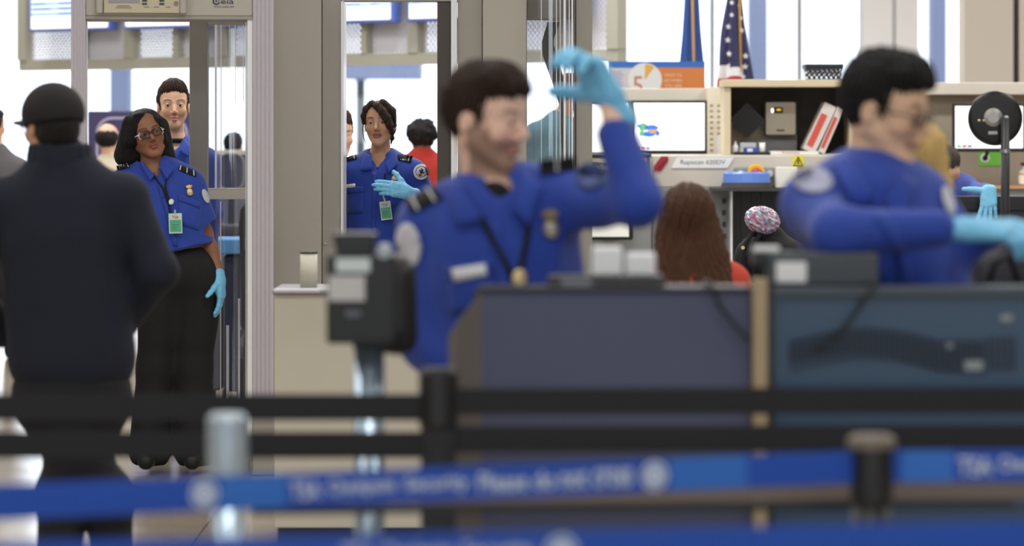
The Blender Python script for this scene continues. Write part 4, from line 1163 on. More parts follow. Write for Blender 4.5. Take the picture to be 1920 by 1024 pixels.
def curved(x0, x1, z0, z1, Y, bulge, n=16):
    b = MB(); vs = []
    for i in range(n + 1):
        u = i / n; x = x0 + (x1 - x0) * u; y = Y - bulge * math.sin(PI * u); vs += [(x, y, z0), (x, y, z1)]
    b.add(vs, [(2 * i, 2 * i + 2, 2 * i + 3, 2 * i + 1) for i in range(n)]); return b
g = curved(cx(388), cx(482), cz(353), cz(50), YC + .05, .05).build('clear_panel', CLEAR, t, smooth=True)
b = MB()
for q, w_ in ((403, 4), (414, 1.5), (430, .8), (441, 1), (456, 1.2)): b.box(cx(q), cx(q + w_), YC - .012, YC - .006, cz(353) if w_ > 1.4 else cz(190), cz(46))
b.build('highlight_strip', CLEARB, g)  # thin white strips imitate vertical highlights on the upper clear panel
MB().box(cx(476), cx(482), YC + .0, YC + .05, cz(353), cz(46)).build('stile', BEIGE, t)
g = curved(cx(388), cx(482), .1, cz(374), YC + .05, .04).build('clear_panel', CLEAR, t, smooth=True)
b = MB(); b.box(cx(413), cx(415), YC - .012, YC - .006, .1, cz(378)); b.box(cx(446), cx(450), YC + .0, YC + .006, .1, cz(560)); b.box(cx(424), cx(429), YC + .0, YC + .006, .1, cz(610)); b.build('highlight_strip', CLEARB, g)  # highlight streaks of the lower panel, modelled as white strips
MB().box(cx(484), cx(500), YC + .05, YC + .09, .0, cz(385)).build('gate_leaf', BLACKP, t)
t = thing('body_scanner', 'right beige security scanner with a curved clear cylinder, behind the bearded officer', 'body scanner', (cx(950), YC, 0))
MB().box(cx(820), cx(845), YC - .02, YC + .12, 0, 2.6).build('seal_column', mat('rubber_dark', (74, 68, 64), .6), t)
MB().box(cx(846), cx(857), YC - .04, YC + .06, 0, 2.6).build('edge_trim', EDGEW, t)
MB().box(cx(858), cx(904), YC - .02, YC + .30, 0, 2.6).build('side_column', BEIGE2, t, bev=.003)
MB().box(cx(905), cx(988), YC - .05, YC + .5, 0, 2.6).build('tower', BEIGE, t, bev=.006)
MB().box(cx(645), cx(858), YC - .03, YC + .1, cz(3), 2.6).build('lintel', BEIGE2, t, bev=.003)
MB().box(cx(988), cx(1078), YC, YC + .3, cz(35), 2.6).build('header', BEIGE, t, bev=.004)
MB().box(cx(1076), cx(1110), YC - .06, YC + .1, 0, 2.6).build('post', BEIGE2, t, bev=.004)
MB().box(cx(1078), cx(1080), YC - .066, YC - .058, 0, 2.6).build('seam', BLACKP, t)
g = curved(cx(988), cx(1076), .1, cz(-40), YC - .06, .10, 24).build('clear_cylinder', CLEAR, t, smooth=True)
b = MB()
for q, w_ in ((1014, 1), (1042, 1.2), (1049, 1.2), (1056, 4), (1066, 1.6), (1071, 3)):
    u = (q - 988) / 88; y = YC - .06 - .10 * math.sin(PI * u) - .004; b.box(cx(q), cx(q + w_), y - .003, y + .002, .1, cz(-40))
b.build('highlight_strip', CLEARB, g)  # white strips standing in for reflections along the curved cylinder
pl = [(1028, 37), (1052, 37), (1040, 69), (1040, 81), (1060, 150), (1066, 300), (1066, 420), (1058, 420), (1056, 300), (1050, 194), (1038, 156), (1018, 100), (1017, 75)]
b = MB(); b.prism([(cx(x), cz(y)) for x, y in pl], YC + .3, YC + .38); b.build('scanning_mast', mat('mast_grey', (92, 90, 92), .5), t, bev=.004)
MB().box(cx(1000), cx(1070), YC + .1, YC + .6, 0, .12).build('floor_plate', DGREY, t)

# ------------------------------------------------------------ things behind the left clear panel
t = thing('office_chair', 'dark mesh-backed office chair behind the left clear panel', 'office chair', ((433 - 960) / 290, F / 290, 0))
YO = F / 290; ox, oz = (lambda v: (v - 960) / 290), (lambda v: H - (v - HZ) / 290)
b = MB(); 
pts = [(ox(433) + .085 * 1.0 * math.copysign(abs(math.cos(a)) ** .6, math.cos(a)), YO, oz(322) + .115 * math.copysign(abs(math.sin(a)) ** .6, math.sin(a))) for a in [2 * PI * i / 28 for i in range(29)]]
b.tube(pts, .008, 6); b.build('back_frame', MGREY, t)
MB().box(ox(433) - .08, ox(433) + .08, YO + .0, YO + .01, oz(322) - .11, oz(322) + .11).build('backrest', mat('mesh_slate', (62, 64, 78), .8), t)
MB().box(ox(433) - .24, ox(433) + .24, YO - .3, YO + .15, .86, .94).build('seat', DGREY, t, bev=.02)
b = MB(); b.tube([(ox(433), YO, .08), (ox(433), YO, .86)], .03); b.tube([(ox(433), YO + .02, .86), (ox(433), YO + .02, oz(322))], .02); b.build('column', DGREY, t)
for k in range(5):
    a = k * 2 * PI / 5; b = MB(); b.tube([(ox(433), YO, .09), (ox(433) + .28 * math.cos(a), YO + .28 * math.sin(a), .05)], .02, 8); b.ell((ox(433) + .28 * math.cos(a), YO + .28 * math.sin(a), .03), (.03, .03, .03), 10, 8); b.build('leg', DGREY, t)
t = thing('reading_counter', 'slate counter with a pale top edge, seen through the left clear panel', 'counter', ((430 - 960) / 262, F / 262, 0))
YO2 = F / 262; MB().box((380 - 960) / 262, (520 - 960) / 262, YO2, YO2 + .5, 0, 1.37).build('cabinet', mat('counter_slate', (98, 100, 116), .6), t)
MB().box((378 - 960) / 262, (522 - 960) / 262, YO2 - .03, YO2 + .52, 1.37, 1.40).build('counter_top', CREAM, t)
YB = F / 330; bx = lambda v: (v - 960) / 330; bz = lambda v: H - (v - HZ) / 330
t = thing('utility_cart', 'dark blue-grey cart carrying the light blue tray behind the lower clear panel', 'cart', (bx(428), YB, 0))
MB().box(bx(418), bx(452), YB, YB + .5, .06, bz(478)).build('bin', mat('cart_navy', (40, 46, 68), .5), t, bev=.02)
MB().box(bx(392), bx(414), YB + .1, YB + .5, .06, bz(520)).build('side_bin', mat('cart_grey', (92, 94, 104), .5), t, bev=.02)
for x in (395, 418, 450):
    b = MB(); b.lathe([(.03, -.015), (.03, .015)], (bx(x), YB + .2, .03), 12, 'x'); b.build('caster', BLACKP, t)
o = MB().box(bx(388), bx(458), YB - .05, YB + .5, bz(476), bz(448)).build('security_tray', mat('tray_blue', (90, 150, 205), .5), None, bev=.01); tag(o, 'light blue tray on the dark cart behind the lower clear panel', 'tray')
YW = 19.0; wx = lambda v: (v - 960) * YW / F; wz = lambda v: H - (v - HZ) * YW / F
t = thing('folded_wheelchair', 'folded black wheelchair with curved push handle, just left of the detector post', 'wheelchair', (wx(462), YW, 0))
for dy in (0, .22):
    b = MB(); b.tube([(wx(456), YW + dy, .1), (wx(457), YW + dy, wz(560)), (wx(455), YW + dy, wz(470)), (wx(454), YW + dy, wz(420)), (wx(457), YW + dy, wz(396)), (wx(464), YW + dy, wz(385)), (wx(474), YW + dy, wz(384))], [.012, .012, .013, .016, .018, .02, .02], 10); b.build('push_handle', mat('vinyl_maroon_black', (30, 22, 24), .3), t, smooth=True)
MB().box(wx(457), wx(476), YW + .02, YW + .2, wz(600), wz(430)).build('backrest', BLACKC, t, bev=.01)
for q in (455, 472):
    b = MB(); pts = [(wx(q), YW + .11 + .28 * math.cos(a), .30 + .28 * math.sin(a)) for a in [2 * PI * i / 28 for i in range(29)]]; b.tube(pts, .016, 8, False)
    b.tube([(wx(q), YW - .17, .30), (wx(q), YW + .39, .30)], .004, 6); b.tube([(wx(q), YW + .11, .02), (wx(q), YW + .11, .58)], .004, 6); b.build('wheel', BLACKP, t)
b = MB(); b.tube([(wx(461), YW - .01, wz(470)), (wx(461), YW - .01, wz(445))], .006, 8); b.build('brake_lever', SILV, t)

# ------------------------------------------------------------ cream cabinet between detector and podium
YK = 14.4; kx = lambda v: (v - 960) / 500; kz = lambda v: H - (v - HZ) / 500
t = thing('side_cabinet', 'cream laminate cabinet with grey top, left of the document podium', 'cabinet', (kx(656), YK, 0))
MB().box(kx(514), kx(800), YK, YK + .5, .06, kz(552)).build('body', CREAM, t, bev=.004)
MB().box(kx(520), kx(794), YK + .03, YK + .47, 0, .06).build('plinth', DGREY, t)
MB().box(kx(511), kx(803), YK - .02, YK + .52, kz(552), kz(543)).build('top', mat('top_grey', (150, 148, 150), .4), t, bev=.006)
b = MB(); b.tube([(kx(514), YK - .02, kz(545)), (kx(600), YK - .02, kz(545))], .009, 8); b.build('edge_roll', mat('lilac_pale', (206, 204, 220), .4), t)
zt = kz(543); t = thing('canister', 'slim cream canister with a dark rim standing on the cream cabinet', 'canister', (kx(579), YK + .2, zt))
sc_ = YK + .2; r_ = 16 * sc_ / F; X_ = (579 - 960) * sc_ / F
b = MB(); b.lathe([(r_, zt), (r_, zt + .128)], (X_, sc_, 0)); b.build('body', CREAM, t, smooth=True)
b = MB(); b.lathe([(r_ * 1.03, zt + .128), (r_ * 1.03, zt + .135), (r_ * .8, zt + .135)], (X_, sc_, 0)); b.build('rim', BLACKP, t)

# ------------------------------------------------------------ x-ray machine and the operators' station
YR = 24.; rx = lambda v: (v - 960) / 300; rz = lambda v: H - (v - HZ) / 300
MACH = mat('machine_beige', (196, 190, 180), .5, var=.02); MACHG = mat('machine_grey', (134, 136, 136), .5, var=.03)
zt = rz(291)
t = thing('xray_machine', 'beige baggage x-ray machine with a dark tunnel and a white name plate', 'x-ray machine', (rx(1450), YR, 0))
MB().box(rx(1222), rx(1720), YR, YR + .9, rz(352), zt).build('upper_hood', MACH, t, bev=.01)
MB().box(rx(1222), rx(1369), YR, YR + .9, .1, rz(352)).build('lower_cabinet', MACHG, t, bev=.008)
MB().box(rx(1369), rx(1720), YR + .35, YR + .9, .1, rz(352)).build('tunnel_back', BLACKP, t)
MB().box(rx(1330), rx(1720), YR - .30, YR, rz(357), rz(352)).build('shelf', DGREY, t)
MB().box(rx(1366), rx(1369.5), YR - .22, YR, .1, rz(357)).build('edge', EDGEW, t)
MB().box(rx(1369.5), rx(1720), YR - .2, YR + .35, .1, rz(505)).build('conveyor_bed', DGREY, t)
for i in range(22):
    x = 1371 + i * 9.5
    MB().box(rx(x), rx(x + 9), YR + .02 + .01 * (i % 2), YR + .026 + .01 * (i % 2), rz(505), rz(357)).build('curtain_strip', BLACKP, t)
b = MB(); b.prism([(rx(1253), rz(293)), (rx(1253), rz(302)), (rx(1240), rz(321)), (rx(1226), rz(321)), (rx(1226), rz(312)), (rx(1240), rz(293))], YR - .006, YR); e_ = b.build('emblem', mat('emblem_red', (158, 34, 52), .4), t)
b = MB(); b.prism([(rx(1250), rz(297)), (rx(1251), rz(301)), (rx(1236), rz(318)), (rx(1232), rz(316))], YR - .009, YR - .006); b.build('facet', mat('emblem_dark', (110, 20, 36), .4), e_)
b = MB(); b.prism([(rx(1269), rz(296)), (rx(1376), rz(296)), (rx(1364), rz(315)), (rx(1259), rz(315))], YR - .006, YR); e_ = b.build('name_plate', WHITE, t)
b = MB(); b.text('Rapiscan 620DV', (rx(1318), YR - .008, rz(305)), w=84 / 300, h=11 / 300); b.build('lettering', mat('ink_grey', (120, 120, 122), .5), e_)
MB().box(rx(1376), rx(1452), YR - .02, YR, rz(350), rz(313)).build('control_plate', MACHG, t, bev=.012)
b = MB(); b.lathe([(.055, -.05), (.055, -.02)], (rx(1417), YR, rz(324)), 24, 'y'); o = b.build('stop_collar', mat('yellow', (236, 190, 40), .4), t, bev=.004)
b = MB(); b.lathe([(.032, -.085), (.036, -.07), (.03, -.05)], (rx(1417), YR, rz(324)), 24, 'y'); b.build('stop_button', mat('stop_red', (170, 60, 40), .4), o, smooth=True)
for q, c_ in ((1388, mat('lamp_green', (190, 240, 225), .3, emit=.5)), (1443, mat('button_silver', (200, 200, 196), .3))):
    b = MB(); b.lathe([(.024, -.04), (.024, -.02)], (rx(q), YR, rz(325)), 18, 'y'); o = b.build('push_button', SILV, t); b = MB(); b.lathe([(.016, -.046), (.016, -.04)], (rx(q), YR, rz(325)), 18, 'y'); b.build('button_face', c_, o)
b = MB(); b.box(rx(1486), rx(1507), YR - .004, YR, rz(314), rz(292)); e_ = b.build('warning_label', mat('label_yellow', (226, 212, 60), .5), t)
b = MB(); tri = [(1496.5, 294), (1488, 311), (1505, 311)]
for (a, c) in zip(tri, tri[1:] + tri[:1]): b.tube([(rx(a[0]), YR - .006, rz(a[1])), (rx(c[0]), YR - .006, rz(c[1]))], .003, 5)
b.tube([(rx(1496.5), YR - .006, rz(299)), (rx(1496.5), YR - .006, rz(308))], .004, 5); b.build('symbol', BLACKP, e_)
b = MB()
for i in range(4): b.box(rx(1354), rx(1361), YR - .004, YR, rz(372 + i * 22 + 10), rz(372 + i * 22))
b.build('vent', DGREY, t)
o = MB().box(rx(1452), rx(1492), YR - .16, YR - .03, rz(352) + .002, rz(313)).build('paper_stack', mat('paper', (232, 230, 222), .8), None, bev=.004); tag(o, 'stack of white papers on the x-ray machine ledge, below the yellow warning label', 'papers')
def beacon(q0, q1, y0, lab, top):
    c = (q0 + q1) / 2; r = (q1 - q0) / 600
    z0 = rz(352) + .0015; t = thing('signal_lamp', lab, 'lamp', (rx(c), YR - .11, z0))
    b = MB(); b.lathe([(r, z0), (r * .93, z0 + .034)], (rx(c), YR - .11, 0), 28); b.v = [Vector((v.x, YR - .195 + (v.y - YR + .11) * .5, v.z)) for v in b.v]; b.build('base', DGREY, t, smooth=False)
    b = MB(); b.lathe([(r * .9, z0 + .034), (r * .88, z0 + .034 + top), (r * .8, z0 + .044 + top)], (rx(c), YR - .11, 0), 28); b.v = [Vector((v.x, YR - .195 + (v.y - YR + .11) * .5, v.z)) for v in b.v]; return t, b
t, b = beacon(1347, 1445, 328, 'low blue-topped signal lamp on the x-ray machine ledge', .055); b.build('lens', mat('lens_blue', (104, 140, 222), .25), t)
# left neighbour: trace detector bench
t = thing('trace_detector', 'grey and beige bench-top detector left of the x-ray machine, behind the raised arm', 'detector', (rx(1160), YR - .4, 0))
YT = YR - .4; tx = lambda v: (v - 960) * YT / F; tz = lambda v: H - (v - HZ) * YT / F
MB().box(tx(1084), tx(1221), YT, YT + .5, 0, tz(330)).build('cabinet', MACHG, t, bev=.01)
MB().box(tx(1086), tx(1219), YT, YT + .45, tz(330), tz(296)).build('instrument', mat('instrument_grey', (118, 114, 110), .5), t, bev=.012)
MB().box(tx(1086), tx(1212), YT - .01, YT + .45, tz(305), tz(296)).build('cream_band', CREAM, t, bev=.003)
MB().box(tx(1084), tx(1221), YT - .02, YT + .46, tz(296), tz(289)).build('lid', BLACKP, t, bev=.004)
b = MB(); b.text('Trace Detection', (tx(1133), YT - .002, tz(314)), w=66 * YT / F, h=9 * YT / F); b.build('lettering', WHITE, t)
t = thing('tablet_screen', 'small white screen with black bezel below the officer\'s raised elbow', 'screen', (tx(1140), YT - .2, tz(452)))
MB().box(tx(1096), tx(1186), YT - .12, YT - .08, tz(449), tz(392)).build('bezel', BLACKP, t, bev=.012)
MB().box(tx(1101), tx(1178), YT - .124, YT - .1201, tz(443), tz(398)).build('display', mat('screen_dim', (222, 224, 214), .4, emit=.35), t)
MB().box(tx(1130), tx(1150), YT - .08, YT - .002, tz(440), tz(420)).build('bracket', DGREY, t)
# operators' partition and ledge
YG = 25.3; gx = lambda v: (v - 960) * YG / F; gz = lambda v: H - (v - HZ) * YG / F
t = thing('operator_partition', 'beige partition with a pale ledge behind the twin x-ray monitors', 'partition', (gx(1220), YG, 0))
MB().box(gx(1112), gx(1328), YG, YG + .08, 0, gz(190)).build('panel', mat('fabric_taupe', (152, 142, 128), .9, bump=(120, .3)), t)
MB().box(gx(1110), gx(1326), YG - .12, YG + .22, gz(190), gz(166)).build('ledge', mat('ledge_cream', (212, 206, 194), .5), t, bev=.006)
for q in (1288, 1305): MB().box(gx(q), gx(q + 9), YG - .03, YG, 0.9, gz(190)).build('rail', CREAM, t)
t = thing('vented_post', 'cream post with two columns of slots between the monitors and the shelf box', 'post', (gx(1340), YG - .2, 0))
YV = YG - .35; vx = lambda v: (v - 960) * YV / F; vz = lambda v: H - (v - HZ) * YV / F
MB().box(vx(1326), vx(1361), YV, YV + .3, 0, vz(163)).build('column', mat('post_cream', (222, 214, 194), .5), t, bev=.005)
b = MB()
for i in range(9):
    for q in (1331, 1345): b.box(vx(q), vx(q + 6), YV - .003, YV + .001, vz(196 + i * 10.5 + 4), vz(196 + i * 10.5))
b.build('slot', mat('slot_tan', (150, 140, 120), .6), t)
MB().box(vx(1345), vx(1354), YV - .004, YV, vz(290), vz(254)).build('label', WHITE, t)
def monitor(name_label, q0, q1, y0, y1, Y, group=None, arm=True, icons=True):
    s = Y / F; X = lambda v: (v - 960) * s; Z = lambda v: H - (v - HZ) * s
    t = thing('monitor', name_label, 'monitor', (X((q0 + q1) / 2), Y, Z(y1)), group)
    MB().box(X(q0), X(q1), Y, Y + .035, Z(y1), Z(y0)).build('bezel', BLACKP, t, bev=.004)
    e = MB().box(X(q0 + 5), X(q1 - 4), Y - .003, Y, Z(y1 - 7), Z(y0 + 5)).build('display', mat('screen_lit', (244, 246, 246), .3, emit=.78), t)
    if icons:
        for k, c in enumerate(((60, 170, 90), (190, 50, 70), (50, 70, 190))):
            MB().box(X(q0 + 8 + k * 10), X(q0 + 16 + k * 10), Y - .005, Y - .003, Z(y1 - 9), Z(y1 - 13)).build('icon', mat('icon_%d' % k, c, .4, emit=.5), e)
    b = MB(); b.tube([(X((q0 + q1) / 2 + 4), Y + .03, Z(y1 - 20)), (X((q0 + q1) / 2 - 2), Y + .10, Z(y1 + 10)), (X((q0 + q1) / 2 - 6), Y + .1, Z(y1 + 16))], .012, 8); b.build('monitor_arm', BLACKP, t)  # support arm behind the monitor, ends short of the partition
    return t, e, X, Z
monitor('left white monitor of the pair, half hidden by the officer\'s raised wrist', 1098, 1181, 189, 292, 24.95, 'x-ray monitors', icons=False)
t, e, X, Z = monitor('monitor showing a colourful x-ray image, left of the vented post', 1183, 1325, 188, 289, 24.95, 'x-ray monitors')
rr = random.Random(4)
def blob(c, r, col, n=14, dy=0):
    b = MB(); pts = [(X(c[0] + r[0] * math.cos(2 * PI * i / n) * rr.uniform(.75, 1.1)), Z(c[1] + r[1] * math.sin(2 * PI * i / n) * rr.uniform(.75, 1.1))) for i in range(n)]
    b.prism(pts, 24.946 - dy, 24.947 - dy); b.build('scan_image', col, e)
G_, B_, O_ = mat('scan_green', (96, 170, 120), .4, emit=.5), mat('scan_blue', (50, 110, 220), .4, emit=.6), mat('scan_orange', (200, 150, 80), .4, emit=.5)
blob((1222, 240), (14, 6), B_); blob((1206, 238), (9, 8), G_); blob((1214, 252), (16, 5), B_, dy=.0012); blob((1225, 246), (12, 4), O_, dy=.0024); blob((1203, 250), (5, 6), G_, dy=.0024); blob((1233, 250), (4, 5), B_, dy=.0024); blob((1198, 236), (4, 3), B_, dy=.0024)
monitor('monitor at the far right, partly behind the round black disc', 1786, 1922, 194, 285, 24.9, 'x-ray monitors')
# right partition
t = thing('operator_partition', 'greige partition with a long pale ledge behind the right-hand monitor', 'partition', (gx(1800), YG + .2, 0))
MB().box(gx(1600), gx(2100), YG, YG + .08, 0, gz(178)).build('panel', mat('fabric_taupe'), t)
MB().box(gx(1600), gx(2104), YG - .12, YG + .25, gz(178), gz(155)).build('ledge', mat('ledge_cream'), t, bev=.006)
b = MB(); b.box(gx(1835), gx(1879), YG - .004, YG, gz(311), gz(284)); e = b.build('green_notice', mat('notice_green', (110, 190, 70), .5), t, bev=.004)
b = MB(); b.lathe([(.03, -.007), (.03, -.004)], (gx(1847), YG, gz(296)), 20, 'y'); e2 = b.build('seal', WHITE, e)
b = MB(); b.lathe([(.019, -.009), (.019, -.007)], (gx(1847), YG, gz(296)), 20, 'y'); b.build('seal_centre', INK, e2)
t = thing('rear_counter', 'pale grey counter in front of the greige partition, right edge', 'counter', (gx(1900), YG - .5, 0))
MB().box(gx(1790), gx(2100), YG - .45, YG - .01, 0, gz(352)).build('cabinet', MGREY, t)
MB().box(gx(1788), gx(2102), YG - .47, YG - .01, gz(352), gz(347)).build('counter_top', mat('top_oak', (196, 150, 110), .5), t)
zt = gz(347); Xs = gx(1908) ; t = thing('sanitizer_bottle', 'clear bottle with a white and orange label on the rear counter', 'bottle', (Xs, YG - .3, zt))
b = MB(); b.lathe([(.03, zt), (.032, zt + .09), (.02, zt + .105), (.012, zt + .11), (.012, zt + .13)], (Xs, YG - .3, 0), 18); b.build('body', mat('bottle_grey', (190, 190, 188), .2), t, smooth=True)
b = MB(); b.lathe([(.0325, zt + .012), (.0335, zt + .07)], (Xs, YG - .3, 0), 18); b.build('label', mat('label_cream', (240, 232, 220), .6), t)
b = MB(); b.lathe([(.0335, zt + .07), (.0335, zt + .078)], (Xs, YG - .3, 0), 18); b.build('label_band', mat('orange', (220, 120, 60), .5), t)
b = MB(); b.lathe([(.014, zt + .13), (.026, zt + .15)], (Xs, YG - .3, 0), 14); b.build('cap', DGREY, t)

# shelf box on the machine
YH = 24.25; hx = lambda v: (v - 960) * YH / F; hzz = lambda v: H - (v - HZ) * YH / F; zb = rz(291) + .002
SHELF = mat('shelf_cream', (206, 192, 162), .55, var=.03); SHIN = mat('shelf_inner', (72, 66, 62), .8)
t = thing('shelf_box', 'open cream shelf box with a dark inside standing on the x-ray machine', 'shelf', (hx(1480), YH, zb))
MB().box(hx(1356), hx(1606), YH - .02, YH + .5, hzz(163), hzz(149)).build('top', SHELF, t, bev=.004)
MB().box(hx(1358), hx(1370), YH, YH + .5, zb, hzz(163)).build('side_panel', SHELF, t)
MB().box(hx(1594), hx(1604), YH, YH + .5, zb, hzz(163)).build('side_panel', SHELF, t)
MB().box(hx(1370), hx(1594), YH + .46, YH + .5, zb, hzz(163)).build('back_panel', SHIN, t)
MB().box(hx(1371), hx(1503), YH + .40, YH + .455, zb, hzz(222)).build('inner_board', mat('inner_beige', (176, 164, 142), .7), t)
MB().box(hx(1404), hx(1502), YH + .36, YH + .40, zb, hzz(262)).build('grey_ledge', MGREY, t)
def rrect(cx_, cz_, w, h, r, ang=0, n=5):
    pts = []
    for sx, sz, a0 in ((1, 1, 0), (-1, 1, 90), (-1, -1, 180), (1, -1, 270)):
        for k in range(n):
            a = RAD(a0 + 90 * k / (n - 1)); pts.append((sx * (w - r) + r * math.cos(a), sz * (h - r) + r * math.sin(a)))
    c, s = math.cos(ang), math.sin(ang)
    return [(cx_ + x * c - z * s, cz_ + x * s + z * c) for x, z in pts]
t = thing('black_tablet', 'square black device hung cornerwise in the shelf box', 'device', (hx(1405), YH + .25, zb))
b = MB(); b.prism(rrect(hx(1405), hzz(226), .082, .082, .012, PI / 4), YH + .24, YH + .30); b.build('case', BLACKP, t, bev=.003)
b = MB(); b.prism(rrect(hx(1405), hzz(226), .070, .070, .008, PI / 4), YH + .237, YH + .24); b.build('face', mat('gloss_black', (8, 8, 10), .5), t)
MB().box(hx(1400), hx(1410), YH + .30, YH + .398, hzz(230), hzz(220)).build('wall_hook', DGREY, t)
t = thing('badge_reader', 'beige wall device with black rim and amber display in the shelf box', 'device', (hx(1470), YH + .3, zb))
b = MB(); b.prism(rrect(hx(1470), hzz(222), .103, .112, .014), YH + .30, YH + .36); b.build('rim', BLACKP, t)
b = MB(); b.prism(rrect(hx(1470), hzz(222), .094, .103, .010), YH + .29, YH + .30); fc = b.build('face', mat('reader_beige', (186, 176, 158), .45), t)
MB().box(hx(1457), hx(1474), YH + .286, YH + .29, hzz(212), hzz(201)).build('window', BLACKP, fc)
MB().box(hx(1462), hx(1470), YH + .284, YH + .286, hzz(207), hzz(204)).build('amber_display', mat('amber', (240, 180, 40), .4, emit=1.), fc)
b = MB(); b.ell((hx(1454), YH + .286, hzz(207)), (.008, .004, .014), 10, 8); b.build('status_light', mat('white_led', (255, 255, 255), .3, emit=2.), fc)
b = MB(); b.box(hx(1462), hx(1477), YH + .288, YH + .29, hzz(246), hzz(243)); b.build('maker_mark', DGREY, fc)
for k, (x0, y0, x1, y1, w_, lab) in enumerate(((1507, 281, 1548, 200, 24, 'fatter white binder with a red spine label leaning in the shelf box'), (1535, 281, 1572, 208, 13, 'thin white binder with a red spine label leaning against the fatter one'))):
    a, c = Vector((hx(x0), 0, zb + w_ * YH / F * .46)), Vector((hx(x1), 0, hzz(y1) + .03)); dr = (c - a).normalized(); L = (c - a).length; n_ = Vector((dr.z, 0, -dr.x)); wv = w_ * YH / F
    t = thing('ring_binder', lab, 'binder', (a.x, YH + .15, zb), 'binders in the shelf box')
    def pg(u0, u1, v0, v1): return [tuple((a + dr * u * L + n_ * v * wv)[i] for i in (0, 2)) for u, v in ((u0, v0), (u1, v0), (u1, v1), (u0, v1))]
    b = MB(); b.prism(pg(0, 1, 0, 1), YH + .05, YH + .32); b.build('cover', mat('binder_white', (206, 200, 196), .5), t, bev=.003)
    b = MB(); b.prism(pg(.10, .78, .12, .62), YH + .046, YH + .05); b.build('spine_label', mat('binder_red', (196, 78, 66), .5), t)
def small(name, label, cat, prof, q, dy, m, m2=None, cap=None, n=18):
    s = (YH + dy) / F; X = (q - 960) * s; t = thing(name, label, cat, (X, YH + dy, zb))
    b = MB(); b.lathe([(r, zb + z) for r, z in prof], (X, YH + dy, 0), n); b.build('body', m, t, smooth=True)
    if cap: b = MB(); b.lathe([(r, zb + z) for r, z in cap], (X, YH + dy, 0), n); b.build('cap', m2 or m, t)
    return t
small('dropper_bottle', 'small white bottle with a pointed cap at the left of the shelf box', 'bottle', [(.020, .0), (.021, .05), (.010, .062)], 1379, .08, WHITE, None, [(.009, .062), (.003, .085)])
small('paper_cup', 'small white cup right of the blue box in the shelf box', 'cup', [(.016, 0), (.021, .075), (.019, .075), (.015, .01)], 1429, .08, WHITE)
t = thing('wipes_box', 'blue box with a clear lid between the white bottle and the cup', 'box', (hx(1407), YH + .08, zb))
MB().box(hx(1397), hx(1421), YH + .04, YH + .14, zb + .012, zb + .042).build('box', mat('box_blue', (44, 84, 190), .4), t, bev=.003)
MB().box(hx(1389), hx(1419), YH + .05, YH + .15, zb + .042, zb + .075).build('lid', mat('lid_grey', (184, 186, 190), .3), t, bev=.004)
MB().box(hx(1402), hx(1412), YH + .037, YH + .04, zb + .016, zb + .038).build('label', WHITE, t)
MB().box(hx(1388), hx(1395), YH + .04, YH + .14, zb, zb + .042).build('side', mat('lid_grey'), t)
o = MB().box(hx(1372), hx(1440), YH - .20, YH + .0, zb + .0, zb + .018).build('black_tray', BLACKP, None, bev=.004); tag(o, 'flat black tray on the machine top before the small bottle', 'tray')
t = thing('notepad', 'white paper pad with red writing on the machine top', 'notepad', (hx(1480), YH - .15, zb))
MB().box(hx(1441), hx(1530), YH - .22, YH - .01, zb, zb + .022).build('pad', mat('paper'), t)
b = MB(); b.text('Stamps', (hx(1478), YH - .222, zb + .013), w=.11, h=.016); b.build('lettering', mat('pen_red', (190, 30, 60), .6), t)
# basket on the shelf
YA = YH + .15; ax = lambda v: (v - 960) * YA / F; zt = hzz(149); 
t = thing('mesh_basket', 'small black perforated basket on top of the shelf box', 'basket', (ax(1546), YA, zt))
BK = perf_mat('basket_black', (26, 24, 24), .022, .34)
x0, x1, h_ = ax(1511), ax(1580), .10; d0, d1 = YA - .02, YA + .2
b = MB(); lo = [(x0 + .008, d0 + .008, zt), (x1 - .008, d0 + .008, zt), (x1 - .008, d1 - .008, zt), (x0 + .008, d1 - .008, zt)]; hi = [(x0, d0, zt + h_ * .7), (x1, d0, zt + h_ * .7), (x1, d1, zt + h_ * .7), (x0, d1, zt + h_ * .7)]
b.add(lo + hi, [(0, 1, 5, 4), (1, 2, 6, 5), (2, 3, 7, 6), (3, 0, 4, 7)]); o = b.build('side_mesh', BK, t); uv = o.data.uv_layers.new(name='UV')
for p_ in o.data.polygons:
    for li in p_.loop_indices:
        v = o.data.vertices[o.data.loops[li].vertex_index].co; uv.data[li].uv = ((v.x + v.y), v.z)
MB().box(x0, x1, d0, d1, zt, zt + .006).build('bottom', BLACKP, t)
b = MB()
for (xa, xb, ya, yb) in ((x0 - .004, x1 + .004, d0 - .004, d0 + .004), (x0 - .004, x1 + .004, d1 - .004, d1 + .004), (x0 - .004, x0 + .004, d0, d1), (x1 - .004, x1 + .004, d0, d1)): b.box(xa, xb, ya, yb, zt + h_ * .7, zt + h_)
b.build('rim', BLACKP, t)

